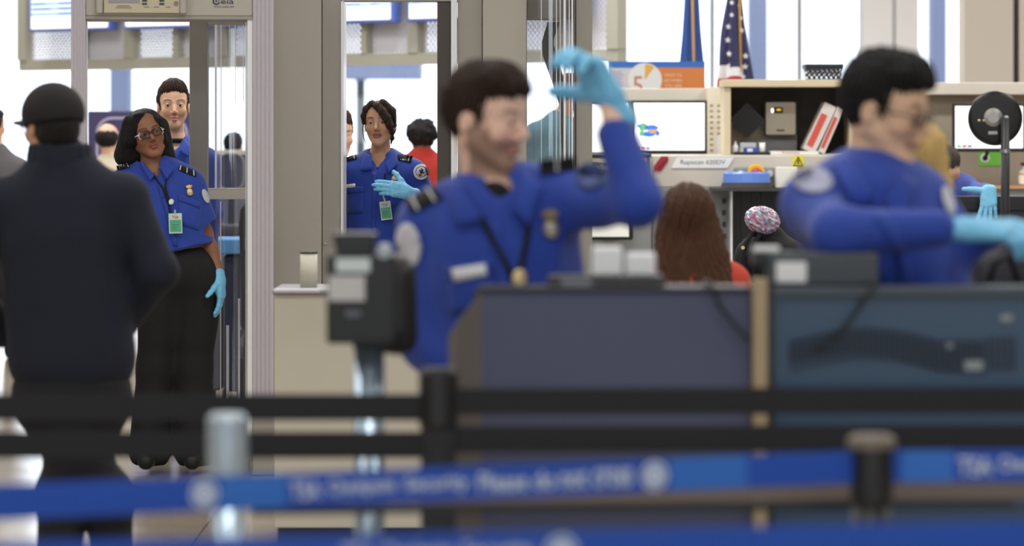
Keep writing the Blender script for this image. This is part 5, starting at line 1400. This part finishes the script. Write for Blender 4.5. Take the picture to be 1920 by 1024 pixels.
# banner with the five
YN = 26.3; nx = lambda v: (v - 960) * YN / F; nz = lambda v: H - (v - HZ) * YN / F
t = thing('pie_chart_banner', 'blue, white and orange banner with a round dial and a big 5, behind the monitors', 'banner', (nx(1230), YN, 0))
MB().box(nx(1140), nx(1322), YN, YN + .02, .8, nz(115)).build('board', mat('banner_pale', (206, 206, 212), .6), t)
MB().box(nx(1140), nx(1322), YN - .003, YN, nz(127), nz(115)).build('blue_band', mat('banner_blue', (56, 112, 196), .6), t)
MB().box(nx(1232), nx(1322), YN - .003, YN, .8, nz(127)).build('orange_field', mat('banner_orange', (214, 130, 66), .6), t)
b = MB(); cxx, czz, R_ = 1209, 150, 32; c3 = lambda r, a, y: (nx(cxx + r * math.sin(a)), y, nz(czz - r * math.cos(a)))
def fan(r, a0, a1, y, r0=0, n=40): 
    vs = []; 
    for i in range(n + 1): a = a0 + (a1 - a0) * i / n; vs += [c3(r0, a, y), c3(r, a, y)]
    return vs, [(2 * i, 2 * i + 1, 2 * i + 3, 2 * i + 2) for i in range(n)]
b = MB(); b.add(*fan(R_, 0, 2 * PI, YN - .005, 0)); dl = b.build('dial', mat('dial_white', (226, 228, 230), .6), t)
b = MB(); b.add(*fan(R_ - 2, .02, .62, YN - .008, 1)); b.build('wedge', mat('wedge_gold', (226, 176, 84), .6), dl)
b = MB(); b.text('5', (nx(1196), YN - .008, nz(160)), w=18 * YN / F, h=34 * YN / F); b.build('numeral', mat('numeral_brown', (196, 132, 100), .6), dl)
b = MB()
for i, s_ in enumerate(('WHAT TO', 'DO WHEN', 'YOU ARE')): b.text(s_, (nx(1262), YN - .006, nz(141 + i * 10)), w=32 * YN / F, h=6 * YN / F)
b.build('lettering', mat('banner_letter', (240, 214, 190), .6), t)
b = MB(); rr = random.Random(9)
for i in range(6): b.box(nx(1150 - rr.uniform(0, 4)), nx(1164 + rr.uniform(0, 6)), YN - .003, YN, nz(136 + i * 5.2), nz(134.4 + i * 5.2))
b.build('small_print', mat('print_violet', (150, 150, 190), .6), t)
for q in (1160, 1300): MB().box(nx(q) - .02, nx(q) + .02, YN + .02, YN + .3, 0, .8).build('leg', DGREY, t)

# flags
def flag(label, q, Y, prof, mats_fn, mats, lobes, seed):
    s = Y / F; X = (q - 960) * s; t = thing('flag', label, 'flag', (X, Y, 0))
    rg = random.Random(seed); n = 72; rows = 40; vs = []; fs = []; mi = []
    zs = [H - (v - HZ) * s for v in np.linspace(-60, prof[-1][0], rows)]
    def rad(py):
        for (a, ra), (b_, rb) in zip(prof, prof[1:]):
            if py <= b_: return ra + (rb - ra) * max(0, (py - a) / (b_ - a))
        return prof[-1][1]
    ys = np.linspace(-60, prof[-1][0], rows)
    for j, (py, z) in enumerate(zip(ys, zs)):
        r = rad(py) * s
        for i in range(n):
            a = 2 * PI * i / n; k = 1 + .20 * math.cos(lobes * a + .6 * math.sin(py * .03) + seed) + .08 * math.cos(2 * lobes * a + 1)
            vs.append((X + r * k * math.cos(a), Y + r * k * math.sin(a) * .8, z + .01 * math.sin(a * 3)))
    for j in range(rows - 1):
        for i in range(n):
            a, b_ = j * n + i, j * n + (i + 1) % n; fs.append((a, a + n, b_ + n, b_)); v = vs[a]; mi.append(mats_fn(960 + v[0] * F / v[1], HZ + (H - v[2]) * F / v[1]))
    b = MB(); b.v = [Vector(v) for v in vs]; b.f = [list(f) for f in fs]; b.m = mi; cl = b.build('cloth', mats, t, smooth=True, solid=.002)
    b2 = MB(); b2.lathe([(.014, 0), (.014, 3.3)], (X, Y, 0), 12); b2.build('pole', mat('pole_gold', (190, 150, 80), .3, metal=.7), t, smooth=True)
    b2 = MB(); b2.lathe([(.13, 0), (.13, .03), (.05, .07), (.02, .1)], (X, Y, 0), 24); b2.build('base', mat('brass'), t, smooth=True)
    return t, cl, BVHTree.FromPolygons([tuple(v) for v in vs], fs)
FB = mat('flag_blue', (44, 78, 150), .7, bump=(60, .15)); FN = mat('flag_navy', (44, 44, 84), .75, bump=(60, .15)); FW = mat('flag_white', (226, 222, 222), .75); FR = mat('flag_red', (176, 40, 56), .75); FG = mat('fringe_gold', (206, 160, 80), .5)
t, cl, bv = flag('plain blue flag with a gold edge, hanging behind the banner', 1297, 26.9, [(-60, 6), (0, 11), (100, 17), (165, 20), (260, 23)], lambda x, y: 0, [FB], 6, 1)
def on(bv, px, py, off=.006):
    o = Vector((0, 0, H)); dd = (P(px, py, 10.) - o).normalized(); h, nn, i, di = bv.ray_cast(o, dd)
    return None if h is None else h - dd * off
def trail(bv, pts, r, name, m, parent):
    q = [on(bv, *p_) for p_ in pts]; q = [v for v in q if v]
    b = MB(); b.tube(q, r, 6); b.build(name, m, parent, smooth=True)
trail(bv, [(1298 + k * .22, -10 + k * 9) for k in range(18)], .009, 'fringe', FG, cl)
def usm(x, y): return (0 if y < 119 else (1 if y < 142 else 2 if y < 165 else (1 if int(y / 23) % 2 else 2))) if x < 1391 else (0 if y < 190 else 2)
t, cl, bv = flag('navy, white and red flag with white stars, hanging behind the shelf box', 1377, 27.4, [(-60, 9), (0, 13), (60, 21), (120, 27), (150, 30), (260, 34)], usm, [FN, FW, FR], 5, 2)
for (px, py, r) in ((1366, 50, 6), (1365, 75, 6.5), (1367, 101, 6), (1389, 34, 5), (1390, 57, 6), (1398, 83, 6), (1398, 105, 6.5), (1397, 125, 6), (1394, 144, 5), (1372, 28, 5), (1380, 130, 0), (1372, 5, 5), (1386, 10, 4)):
    if not r: continue
    c = [on(bv, px, py, .008)] + [on(bv, px + (r if k % 2 == 0 else r * .42) * math.sin(PI * k / 5), py - (r if k % 2 == 0 else r * .42) * math.cos(PI * k / 5), .008) for k in range(10)]
    if any(v is None for v in c): continue
    b = MB(); b.add(c, [(0, i + 1, (i + 1) % 10 + 1) for i in range(10)]); b.build('star', mat('star_white', (236, 236, 236), .7), cl, solid=.001)
trail(bv, [(1386.5 + k * .15, -10 + k * 9) for k in range(17)], .008, 'fringe', FG, cl)

# ------------------------------------------------------------ benches, mirror, bags
YE = 20.9; ex = lambda v: (v - 960) * YE / F; ez = lambda v: H - (v - HZ) * YE / F
t = thing('search_bench', 'long black-edged bench the pale-gloved hand rests on', 'bench', (ex(1850), YE, 0))
MB().box(ex(1760), ex(2080), YE + .04, YE + .14, ez(395), ez(368)).build('top', BLACKP, t, bev=.006)
for q in (1765, 2070): MB().box(ex(q), ex(q + 8), YE + .06, YE + .12, 0, ez(395)).build('leg', DGREY, t)
MB().box(ex(1773), ex(2070), YE + .08, YE + .10, .2, ez(395)).build('front_panel', mat('panel_slate', (56, 66, 92), .6), t)
t = thing('steel_table', 'long steel roller table beyond the podium, under the sequined bag and the round disc', 'table', (2.4, 16, 0))
MB().box(1.0, 3.4, 14.7, 17.5, .84, .88).build('top', SILV, t, bev=.005)
for x, y in ((1.05, 14.75), (3.35, 14.75), (1.05, 17.45), (3.35, 17.45)): MB().box(x - .03, x + .03, y - .03, y + .03, 0, .84).build('leg', MGREY, t)
YQ = 15.; qx = lambda v: (v - 960) / 480; qz = lambda v: H - (v - HZ) / 480
t = thing('round_disc_stand', 'round black disc with a silver hub on a slim black pole, before the far-right monitor', 'mirror', (qx(1882), YQ, .88))
b = MB(); b.lathe([(.02, .02), (.104, .012), (.107, 0), (.104, -.010), (.09, -.013), (.02, -.016)], (qx(1866), YQ, qz(222)), 48, 'y'); b.build('disc', mat('disc_black', (15, 14, 15), .35), t, smooth=True)
b = MB(); b.lathe([(.036, -.016), (.036, -.026), (.022, -.03), (.01, -.03)], (qx(1861), YQ, qz(220)), 28, 'y'); hb = b.build('hub', mat('hub_steel', (168, 166, 162), .35, metal=.6), t, smooth=False)
b = MB(); b.box(qx(1852), qx(1869), YQ - .020, YQ - .012, qz(252), qz(246)); b.build('maker_plate', mat('hub_steel'), t)
b = MB(); b.ell((qx(1835), YQ - .016, qz(226)), (.006, .004, .005), 10, 8); b.ell((qx(1844), YQ - .016, qz(226)), (.006, .004, .005), 10, 8); b.build('screw', mat('brass'), t)
b = MB(); b.tube([(qx(1882), YQ - .045, .90), (qx(1882), YQ - .045, qz(222))], .0175, 16); b.tube([(qx(1882), YQ - .045, qz(222)), (qx(1882), YQ - .01, qz(222))], .012, 12); b.build('pole', mat('pole_dark', (44, 44, 48), .4), t, smooth=True)
b = MB(); b.lathe([(.0195, qz(287)), (.0195, qz(280))], (qx(1882), YQ - .045, 0), 18); b.build('collar', SILV, t)
b = MB(); b.ell((qx(1884), YQ - .05, qz(221)), (.011, .012, .011), 12, 8); b.build('knob', SILV, t, smooth=True)
b = MB(); b.lathe([(.09, .881), (.09, .895), (.03, .905)], (qx(1882), YQ - .045, 0), 28); b.build('base', DGREY, t)
# sequined bag and black backpack
YZ = 16.6; zx = lambda v: (v - 960) * YZ / F; zz = lambda v: H - (v - HZ) * YZ / F
t = thing('black_backpack', 'black backpack with looped straps standing under the sequined cushion', 'backpack', (zx(1440), YZ, .88))
sd = Sdf(); sd.cone((zx(1425), YZ + .1, .98), (zx(1475), YZ + .1, .98), .10, .10, .03); sd.cone((zx(1432), YZ + .12, 1.0), (zx(1450), YZ + .12, zz(442)), .10, .05, .06); sd.plane((0, 0, .882), (0, 0, -1), 'i'); sd.disp = wrinkle(.006, 14, 3)
sd.build('body', .008, BLACKC, t)
for dx in (0, 16):
    b = MB(); b.tube([(zx(1400 + dx), YZ - .01, .93), (zx(1392 + dx), YZ - .02, zz(490)), (zx(1396 + dx), YZ - .02, zz(460)), (zx(1408 + dx), YZ - .01, zz(440)), (zx(1424 + dx), YZ + .04, zz(440))], .011, 8); b.build('strap', BLACKC, t, smooth=True)
b = MB(); b.lathe([(.008, 0), (.008, .004)], (zx(1392), YZ - .04, zz(464)), 12, 'y'); b.build('buckle', mat('brass'), t)
rg = np.random.RandomState(5); pal = np.array([lin(c) for c in ((214, 190, 204), (176, 120, 150), (150, 160, 190), (90, 70, 96), (232, 226, 232), (120, 170, 190), (200, 90, 130), (110, 100, 120))])
b = MB(); c0 = np.array([zx(1430), YZ + .02, zz(413)]); b.ell(c0, (.078, .07, .060), 40, 26, .03)
M3 = np.array([[math.cos(.25), 0, math.sin(.25)], [0, 1, 0], [-math.sin(.25), 0, math.cos(.25)]])
V = np.array([list(v) for v in b.v]); V = (V - c0) @ M3.T + c0
me = npmesh('sequined_cushion', V, b.f, False, [mat('sequins', vcol=True, rough=.25, spec=.9)], None, pal[rg.randint(0, len(pal), len(V))]); o = link('sequined_cushion', me); tag(o, 'pink and silver sequined round pouch resting on the black backpack', 'pouch')
# inspection table with the dark bag
YX = 9.75; ix = lambda v: (v - 960) * YX / F; iz = lambda v: H - (v - HZ) * YX / F
t = thing('inspection_table', 'grey inspection table under the dark bag, right edge', 'table', (ix(1950), YX, 0))
MB().box(ix(1800), ix(2200), YX - .3, YX + .5, .92, .95).build('top', MGREY, t, bev=.005)
for q in (1806, 2190):
    for y in (YX - .27, YX + .45): MB().box(ix(q) - .02, ix(q) + .02, y, y + .04, 0, .92).build('leg', DGREY, t)
t = thing('duffel_bag', 'dark crumpled bag by the gloved hands at the right edge', 'bag', (ix(1900), YX, .95))
sd = Sdf(); sd.cone((ix(1850), YX, 1.06), (ix(1990), YX + .02, 1.07), .115, .12, .06); sd.cone((ix(1866), YX, 1.18), (ix(1985), YX, 1.21), .07, .09, .08); sd.cone((ix(1915), YX, 1.26), (ix(1980), YX + .02, 1.28), .04, .05, .06)
sd.plane((0, 0, .952), (0, 0, -1), 'i'); sd.disp = wrinkle(.016, 13, 9); sd.build('body', .008, mat('bag_charcoal', (44, 44, 54), .8, bump=(150, .3)), t)
b = MB(); b.tube([(ix(1838), YX - .13, 1.16), (ix(1850), YX - .15, 1.22), (ix(1880), YX - .14, 1.24), (ix(1900), YX - .13, 1.16)], .010, 8); b.build('strap', BLACKC, t, smooth=True)
b = MB(); b.ell((ix(1818), YX - .06, iz(479)), (.014, .02, .012), 14, 8, .06); b.build('tag', mat('tag_red', (220, 50, 40), .5), t)

# ------------------------------------------------------------ podium and what stands on it
YD = 8.62; dx_ = lambda v: (v - 960) * YD / F; dz = lambda v: H - (v - HZ) * YD / F
PUR = mat('podium_panel', (80, 85, 110), .75, bump=(220, .1), var=.04); TEAL = mat('podium_teal', (48, 74, 100), .3, var=.06)
t = thing('document_podium', 'grey-violet document podium with a teal side, in front of both foreground officers', 'podium', (dx_(1350), YD, 0))
MB().box(dx_(900), dx_(1408), YD, YD + .03, .06, dz(546)).build('front_panel', PUR, t, bev=.004)
b = MB(); w0, w1 = dx_(903), dx_(842); yq = YD - .05
b.add([(w0, YD, .06), (w1, yq, .06), (w1, yq, dz(628)), (w1 + .012, yq, dz(610)), (w0, YD, dz(546)), (w0, YD + .02, .06), (w1, yq + .02, .06), (w1, yq + .02, dz(628)), (w1 + .012, yq + .02, dz(610)), (w0, YD + .02, dz(546))],
      [(0, 1, 2, 3, 4), (9, 8, 7, 6, 5), (0, 5, 6, 1), (1, 6, 7, 2), (2, 7, 8, 3), (3, 8, 9, 4), (4, 9, 5, 0)]); b.build('wing_panel', mat('wing_brown', (104, 98, 94), .7), t)
MB().box(dx_(898), dx_(1408), YD - .01, YD + .14, dz(546), dz(538)).build('desk_top', mat('desktop_dark', (50, 50, 56), .5), t, bev=.003)
MB().box(dx_(1410), dx_(1438), YD - .03, YD + .02, 0, dz(522)).build('corner_post', mat('post_tan', (170, 150, 118), .5), t, bev=.004)
MB().box(dx_(1438), dx_(1450), YD - .02, YD + .03, 0, dz(535)).build('post_edge_strip', BLACKP, t)  # plain black edge beside the tan corner post
MB().box(dx_(1450), dx_(2150), YD, YD + .03, .06, dz(552)).build('side_window', TEAL, t)
MB().box(dx_(1446), dx_(2152), YD - .015, YD + .14, dz(556), dz(538)).build('side_top', mat('sidetop_grey', (70, 78, 88), .5), t, bev=.004)
b = MB(); nb = 36
for i in range(nb):
    u = i / (nb - 1); x = 1480 + 360 * u; yb = 640 - 24 * math.sin(PI * min(1, u * 1.3)); b.box(dx_(x), dx_(x + 4), YD - .006, YD, dz(yb + 62 - 20 * (1 - u)), dz(yb))
for k in range(4):
    for i in range(nb - 1):
        u = i / (nb - 1); x = 1480 + 360 * u; yb = 640 - 24 * math.sin(PI * min(1, u * 1.3)) + k * 17; b.box(dx_(x), dx_(x + 11), YD - .006, YD, dz(yb + 4), dz(yb))
for i in range(5): b.box(dx_(1850 + i * 12), dx_(1855 + i * 12), YD - .006, YD, dz(695), dz(632))
b.build('lattice', mat('lattice_navy', (26, 34, 48), .5), t)
for q0, q1, r0, r1, dd in ((1808, 1842, 694, 676, .009), (1774, 1786, 652, 644, .009), (1876, 1898, 602, 590, .004)): MB().box(dx_(q0), dx_(q1), YD - dd, YD - dd + .003, dz(r0), dz(r1)).build('sticker', mat('sticker_grey', (140, 150, 156), .5), t)
for q in (905, 1400, 2140): MB().box(dx_(q) - .02, dx_(q) + .02, YD + .04, YD + .10, 0, dz(546)).build('frame_leg', DGREY, t)
zd = dz(538) + .001
def cable(lab, pts):
    b = MB(); pp = []
    n = len(pts)
    for i in range(n - 1):
        for k in range(6):
            u = k / 6; p0, p1, p2, p3 = [Vector(pts[min(max(i + j, 0), n - 1)]) for j in (-1, 0, 1, 2)]
            pp.append(.5 * ((2 * p1) + (p2 - p0) * u + (2 * p0 - 5 * p1 + 4 * p2 - p3) * u * u + (3 * p1 - p0 - 3 * p2 + p3) * u ** 3))
    pp.append(Vector(pts[-1])); b.tube(pp, .005, 8); o = b.build('power_cable', BLACKP, None, smooth=True); tag(o, lab, 'cable', 'cables down the podium front')
cable('black cable hanging down the grey-violet podium panel', [(dx_(1322), YD + .04, zd + .006), (dx_(1330), YD - .03, zd + .005), (dx_(1352), YD - .03, dz(578)), (dx_(1385), YD - .03, dz(618)), (dx_(1404), YD - .04, dz(640))])
cable('black cable looping down the teal side of the podium', [(dx_(1640), YD + .04, zd + .006), (dx_(1636), YD - .035, zd + .005), (dx_(1600), YD - .035, dz(590)), (dx_(1566), YD - .03, dz(630)), (dx_(1530), YD - .03, dz(655))])
def ptop(name, label, cat, q0, q1, y0, m, dy, dep, extra=None, bev=.004):
    s = (YD + dy) / F; X = lambda v: (v - 960) * s; Z = lambda v: H - (v - HZ) * s
    t = thing(name, label, cat, (X((q0 + q1) / 2), YD + dy, zd)); MB().box(X(q0), X(q1), YD + dy, YD + dy + dep, zd, Z(y0)).build('case', m, t, bev=bev)
    if extra: extra(t, X, Z, YD + dy)
    return t
ptop('document_tray', 'low dark tray on the podium beneath the two white label boxes', 'tray', 1028, 1246, 517, DGREY, .03, .1, lambda t, X, Z, y: MB().box(X(1052), X(1110), y - .004, y, Z(536), Z(522)).build('label', mat('label_grey', (112, 118, 126), .5), t))
def boxon(q0, q1, y0, lab):
    s = (YD + .08) / F; X = lambda v: (v - 960) * s; Z = lambda v: H - (v - HZ) * s
    t = thing('label_box', lab, 'box', (X((q0 + q1) / 2), YD + .08, Z(517)), 'white boxes on the podium tray')
    MB().box(X(q0), X(q1), YD + .06, YD + .10, Z(516.5), Z(y0)).build('case', mat('box_white', (246, 250, 252), .5), t, bev=.006)
    MB().box(X(q0 + 4), X(q1 - 4), YD + .056, YD + .06, Z(512), Z(y0 + 5)).build('label', WHITE, t)
boxon(1110, 1166, 462, 'taller white box on the dark podium tray, nearer the bearded officer'); boxon(1174, 1229, 474, 'shorter white box on the dark podium tray, before the long brown hair')
def ex2(t, X, Z, y):
    MB().box(X(1455), X(1512), y - .006, y, Z(530), Z(491)).build('label', WHITE, t, bev=.004)
    MB().box(X(1418), X(1464), y + .04, y + .12, Z(472), Z(464)).build('paper_slip', WHITE, t)
    MB().box(X(1414), X(1470), y + .02, y + .14, Z(500), Z(472)).build('hinge', BLACKP, t, bev=.005)
ptop('document_scanner', 'flat dark grey scanner with white labels on the podium, before the officer in glasses', 'scanner', 1440, 1648, 474, mat('scanner_grey', (64, 70, 76), .5), .02, .1, ex2, .008)
# identity reader on its pole
YI = 8.5; jx = lambda v: (v - 960) * YI / F; jz = lambda v: H - (v - HZ) * YI / F
t = thing('identity_reader', 'boxy black identity card reader on a silver pole, beside the bearded officer', 'card reader', (jx(690), YI, 0))
MB().box(jx(612), jx(742), YI, YI + .14, jz(645), jz(478)).build('case', mat('reader_black', (30, 33, 33), .5), t, bev=.008)
b = MB(); b.prism([(jx(622), jz(438)), (jx(705), jz(438)), (jx(698), jz(482)), (jx(632), jz(482))], YI + .01, YI + .13); b.build('hood', BLACKP, t, bev=.004)
sd = Sdf(); sd.cone((jx(735), YI + .07, jz(520)), (jx(735), YI + .07, jz(620)), .05, .05, .03); sd.cone((jx(745), YI + .07, jz(530)), (jx(752), YI + .07, jz(640)), .022, .022, .04); sd.cone((jx(710), YI + .07, jz(640)), (jx(752), YI + .07, jz(640)), .02, .02, .03); sd.build('shield', .006, BLACKP, t)
MB().box(jx(706), jx(734), YI + .0, YI + .05, jz(492), jz(458)).build('lens_box', mat('lens_pale', (170, 182, 188), .4), t, bev=.01)
MB().box(jx(630), jx(694), YI - .004, YI, jz(510), jz(484)).build('upper_label', mat('label_cool', (206, 218, 218), .5), t)
MB().box(jx(616), jx(684), YI - .004, YI, jz(564), jz(517)).build('lower_label', mat('label_warm', (198, 196, 196), .5), t)
MB().box(jx(648), jx(676), YI - .004, YI, jz(594), jz(582)).build('maker_mark', mat('label_mid', (96, 100, 108), .5), t)
b = MB(); b.lathe([(.034, .03), (.034, jz(645))], (jx(690), YI + .07, 0), 28); b.build('pole', mat('pole_chrome', (176, 196, 212), .25, metal=.85), t, smooth=True)
b = MB(); b.lathe([(.2, 0), (.2, .02), (.06, .035)], (jx(690), YI + .07, 0), 32); b.build('base', DGREY, t)
MB().box(jx(660), jx(720), YI + .03, YI + .11, jz(652), jz(640)).build('mount', BLACKP, t)

# ------------------------------------------------------------ queue posts and belts
BK_ = mat('belt_black', (26, 28, 32), .8, bump=(300, .2)); BB = mat('belt_blue', (26, 76, 176), .7, bump=(300, .15)); BLL = mat('belt_light_blue', (46, 108, 196), .7); BT = mat('belt_taupe', (120, 108, 98), .75)
BW = mat('belt_print', (196, 208, 226), .7)
def post(label, px, Y, top, m, mh, r=.032, rh=.043, capm=None):
    X = (px - 960) * Y / F; t = thing('queue_post', label, 'post', (X, Y, 0))
    b = MB(); b.lathe([(.17, 0), (.17, .012), (.12, .03), (r, .045)], (X, Y, 0), 36); b.build('base', DGREY, t, smooth=True)
    b = MB(); b.lathe([(r, .04), (r, top - .12)], (X, Y, 0), 28); b.build('pole', m, t, smooth=True)
    b = MB(); b.lathe([(r, top - .13), (rh, top - .12), (rh, top - .01), (rh * .8, top)], (X, Y, 0), 28); b.build('head', mh, t)
    if capm: b = MB(); b.lathe([(rh * 1.12, top - .02), (rh * 1.12, top - .004), (rh * .9, top + .004)], (X, Y, 0), 28); b.build('cap', capm, t)
    return t, X
def belt(t, p0, p1, z, h, m, name='belt'):
    a, c = Vector((p0[0], p0[1], 0)), Vector((p1[0], p1[1], 0)); d = (c - a).normalized(); n = Vector((-d.y, d.x, 0)) * .001
    b = MB(); vs = []
    for q in (a, c):
        for s_ in (-1, 1):
            for zz_ in (z - h / 2, z + h / 2): vs.append(q + n * s_ + Vector((0, 0, zz_)))
    b.add(vs, [(0, 4, 5, 1), (2, 3, 7, 6), (1, 5, 7, 3), (0, 2, 6, 4), (0, 1, 3, 2), (4, 6, 7, 5)])
    return b.build(name, m, t), a, d
def onbelt(a, d, px):       # distance along the belt under a given column of the photograph
    k = (px - 960) / F; return (k * a.y - a.x) / (d.x - k * d.y)
def word(bl, a, d, z, q0, q1, hpx, txt, m=None):
    u0, u1 = onbelt(a, d, q0), onbelt(a, d, q1); mid = a + d * (u0 + u1) / 2; M = Matrix.Rotation(math.atan2(d.y, d.x), 4, 'Z')
    n = Vector((d.y, -d.x, 0)) * .003
    b = MB(); b.text(txt, mid + n + Vector((0, 0, z)), w=abs(u1 - u0), h=hpx * 1.25, M=M, bold=.02); return b.build('lettering', m or BW, bl)
def beltdisc(bl, a, d, z, q, r):
    u = onbelt(a, d, q); c = a + d * u + Vector((d.y, -d.x, 0)) * .003; vs = [c + Vector((0, 0, z))] + [c + d * r * math.cos(k * PI / 12) + Vector((0, 0, z + r * math.sin(k * PI / 12))) for k in range(24)]
    b = MB(); b.add(vs, [(0, i + 1, (i + 1) % 24 + 1) for i in range(24)]); o = b.build('seal', BW, bl)
    c2 = c + Vector((d.y, -d.x, 0)) * .001; vs = []
    for k in range(24): 
        for rr_ in (r * .62, r * .74): vs.append(c2 + d * rr_ * math.cos(k * PI / 12) + Vector((0, 0, z + rr_ * math.sin(k * PI / 12))))
    b = MB(); b.add(vs, [(2 * i, 2 * i + 1, (2 * i + 3) % 48, (2 * i + 2) % 48) for i in range(24)]); b.build('seal_ring', BB, o)
def band(bl, a, d, z, q0, q1, h, m):
    u0, u1 = onbelt(a, d, q0), onbelt(a, d, q1); n = Vector((d.y, -d.x, 0)) * .002
    b = MB(); b.add([a + d * u + n + Vector((0, 0, zz_)) for u, zz_ in ((u0, z - h / 2), (u1, z - h / 2), (u1, z + h / 2), (u0, z + h / 2))], [(0, 1, 2, 3)]); return b.build('printed_band', m, bl)
Y1 = YS(880); t, X1 = post('black queue post with two black belts, directly below the bearded officer', 822, Y1, 1.049, BK_, BLACKP, .038, .042)
for z, h in ((.966, .056), (.886, .056)):
    belt(t, (-2.2, Y1 - .02), (X1, Y1 - .02), z, h, BK_); belt(t, (X1, Y1 - .02), (2.0, Y1 + .05), z + .012, h, BK_)
Y2 = 7.2; t, X2 = post('silver queue post at left, behind the blue belt', 426, Y2, 1.025, mat('pole_chrome'), mat('pole_pale', (176, 190, 200), .35, metal=.4), .028, .038)
bl, a, d = belt(t, (X2, Y2 + .0), (1.6, 7.4), .868, .034, BT); band(bl, a, d, .842, 470, 1900, .016, BLACKP)
Y3 = YS(1008); t, X3 = post('black queue post with a tan cap at right, where the blue belts meet', 1634, Y3, .985, BLACKP, BLACKP, .036, .040, mat('cap_tan', (112, 104, 92), .5))
bl, a, d = belt(t, (-1.25, 6.29), (X3, Y3), .93, .060, BB)
band(bl, a, d, .93, 412, 536, .058, BLL); band(bl, a, d, .93, 1256, 1400, .058, BLL)
for q0, q1, s_ in ((544, 600, 'TSA'), (614, 742, 'Checkpoint'), (758, 878, 'Security'), (896, 988, 'Please'), (1000, 1040, 'do'), (1050, 1100, 'not'), (1112, 1184, 'cross')): word(bl, a, d, .93, q0, q1, .026, s_)
beltdisc(bl, a, d, .93, 382, .025); beltdisc(bl, a, d, .93, 1226, .027)
bl, a, d = belt(t, (X3, Y3), (1.35, 7.19), .93, .060, BB); band(bl, a, d, .93, 1690, 1786, .058, BLL); word(bl, a, d, .93, 1796, 1860, .028, 'TSA'); word(bl, a, d, .93, 1872, 2010, .028, 'Checkpoint')
Y4 = YS(1222); t, X4 = post('black queue post holding the lowest and nearest blue belt', 2120, Y4, .985, BLACKP, BLACKP, .036, .040)
bl, a, d = belt(t, (-1.3, YS(1325)), (X4, Y4), .93, .062, BB); beltdisc(bl, a, d, .93, 1052, .024)
for q0, q1, s_ in ((640, 700, 'TSA'), (716, 850, 'Checkpoint'), (866, 1000, 'Security')): word(bl, a, d, .93, q0, q1, .026, s_)

# ------------------------------------------------------------ light, camera
w = bpy.data.worlds.new('sky'); SC.world = w; w.use_nodes = True
bg = w.node_tree.nodes['Background']; bg.inputs[0].default_value = (.86, .93, 1.0, 1); bg.inputs[1].default_value = SKY
def area(x, y, z, sx, sy, e, col=(1, .985, .965), rot=(0, 0, 0)):
    l = bpy.data.lights.new('ceiling_fill', 'AREA'); l.shape = 'RECTANGLE'; l.size = sx; l.size_y = sy; l.energy = e; l.color = col
    o = bpy.data.objects.new('ceiling_fill', l); COL.objects.link(o); o.location = (x, y, z); o.rotation_euler = rot
for y, e in ((-2., .8), (2., .8), (6., .8), (10.0, 1.0), (14.0, 1.2), (18.5, 1.7), (22.5, 2.2), (27., 2.4), (32., 2.4), (39., 4.)):  # added unseen lights under the ceiling, row strengths tuned to fill faces
    for x in (-4.5, 0, 4.5): area(x, y, 4.95, 2.4, .5, LAMP * e)
cd = bpy.data.cameras.new('camera'); cam = bpy.data.objects.new('camera', cd); COL.objects.link(cam)
cam.location = (0, 0, H); cam.rotation_euler = (PI / 2, 0, 0)
cd.sensor_width = 36; cd.lens = 135; cd.shift_y = -(512 - HZ) / 1920; cd.clip_start = .1; cd.clip_end = 1000
cd.dof.use_dof = True; cd.dof.focus_distance = 18.0; cd.dof.aperture_fstop = 3.0
SC.camera = cam
SC.view_settings.view_transform = 'Standard'; SC.view_settings.look = 'None'; SC.view_settings.exposure = 0; SC.view_settings.gamma = 1
SC.cycles.max_bounces = 8; SC.cycles.transparent_max_bounces = 24; SC.cycles.sample_clamp_indirect = 6
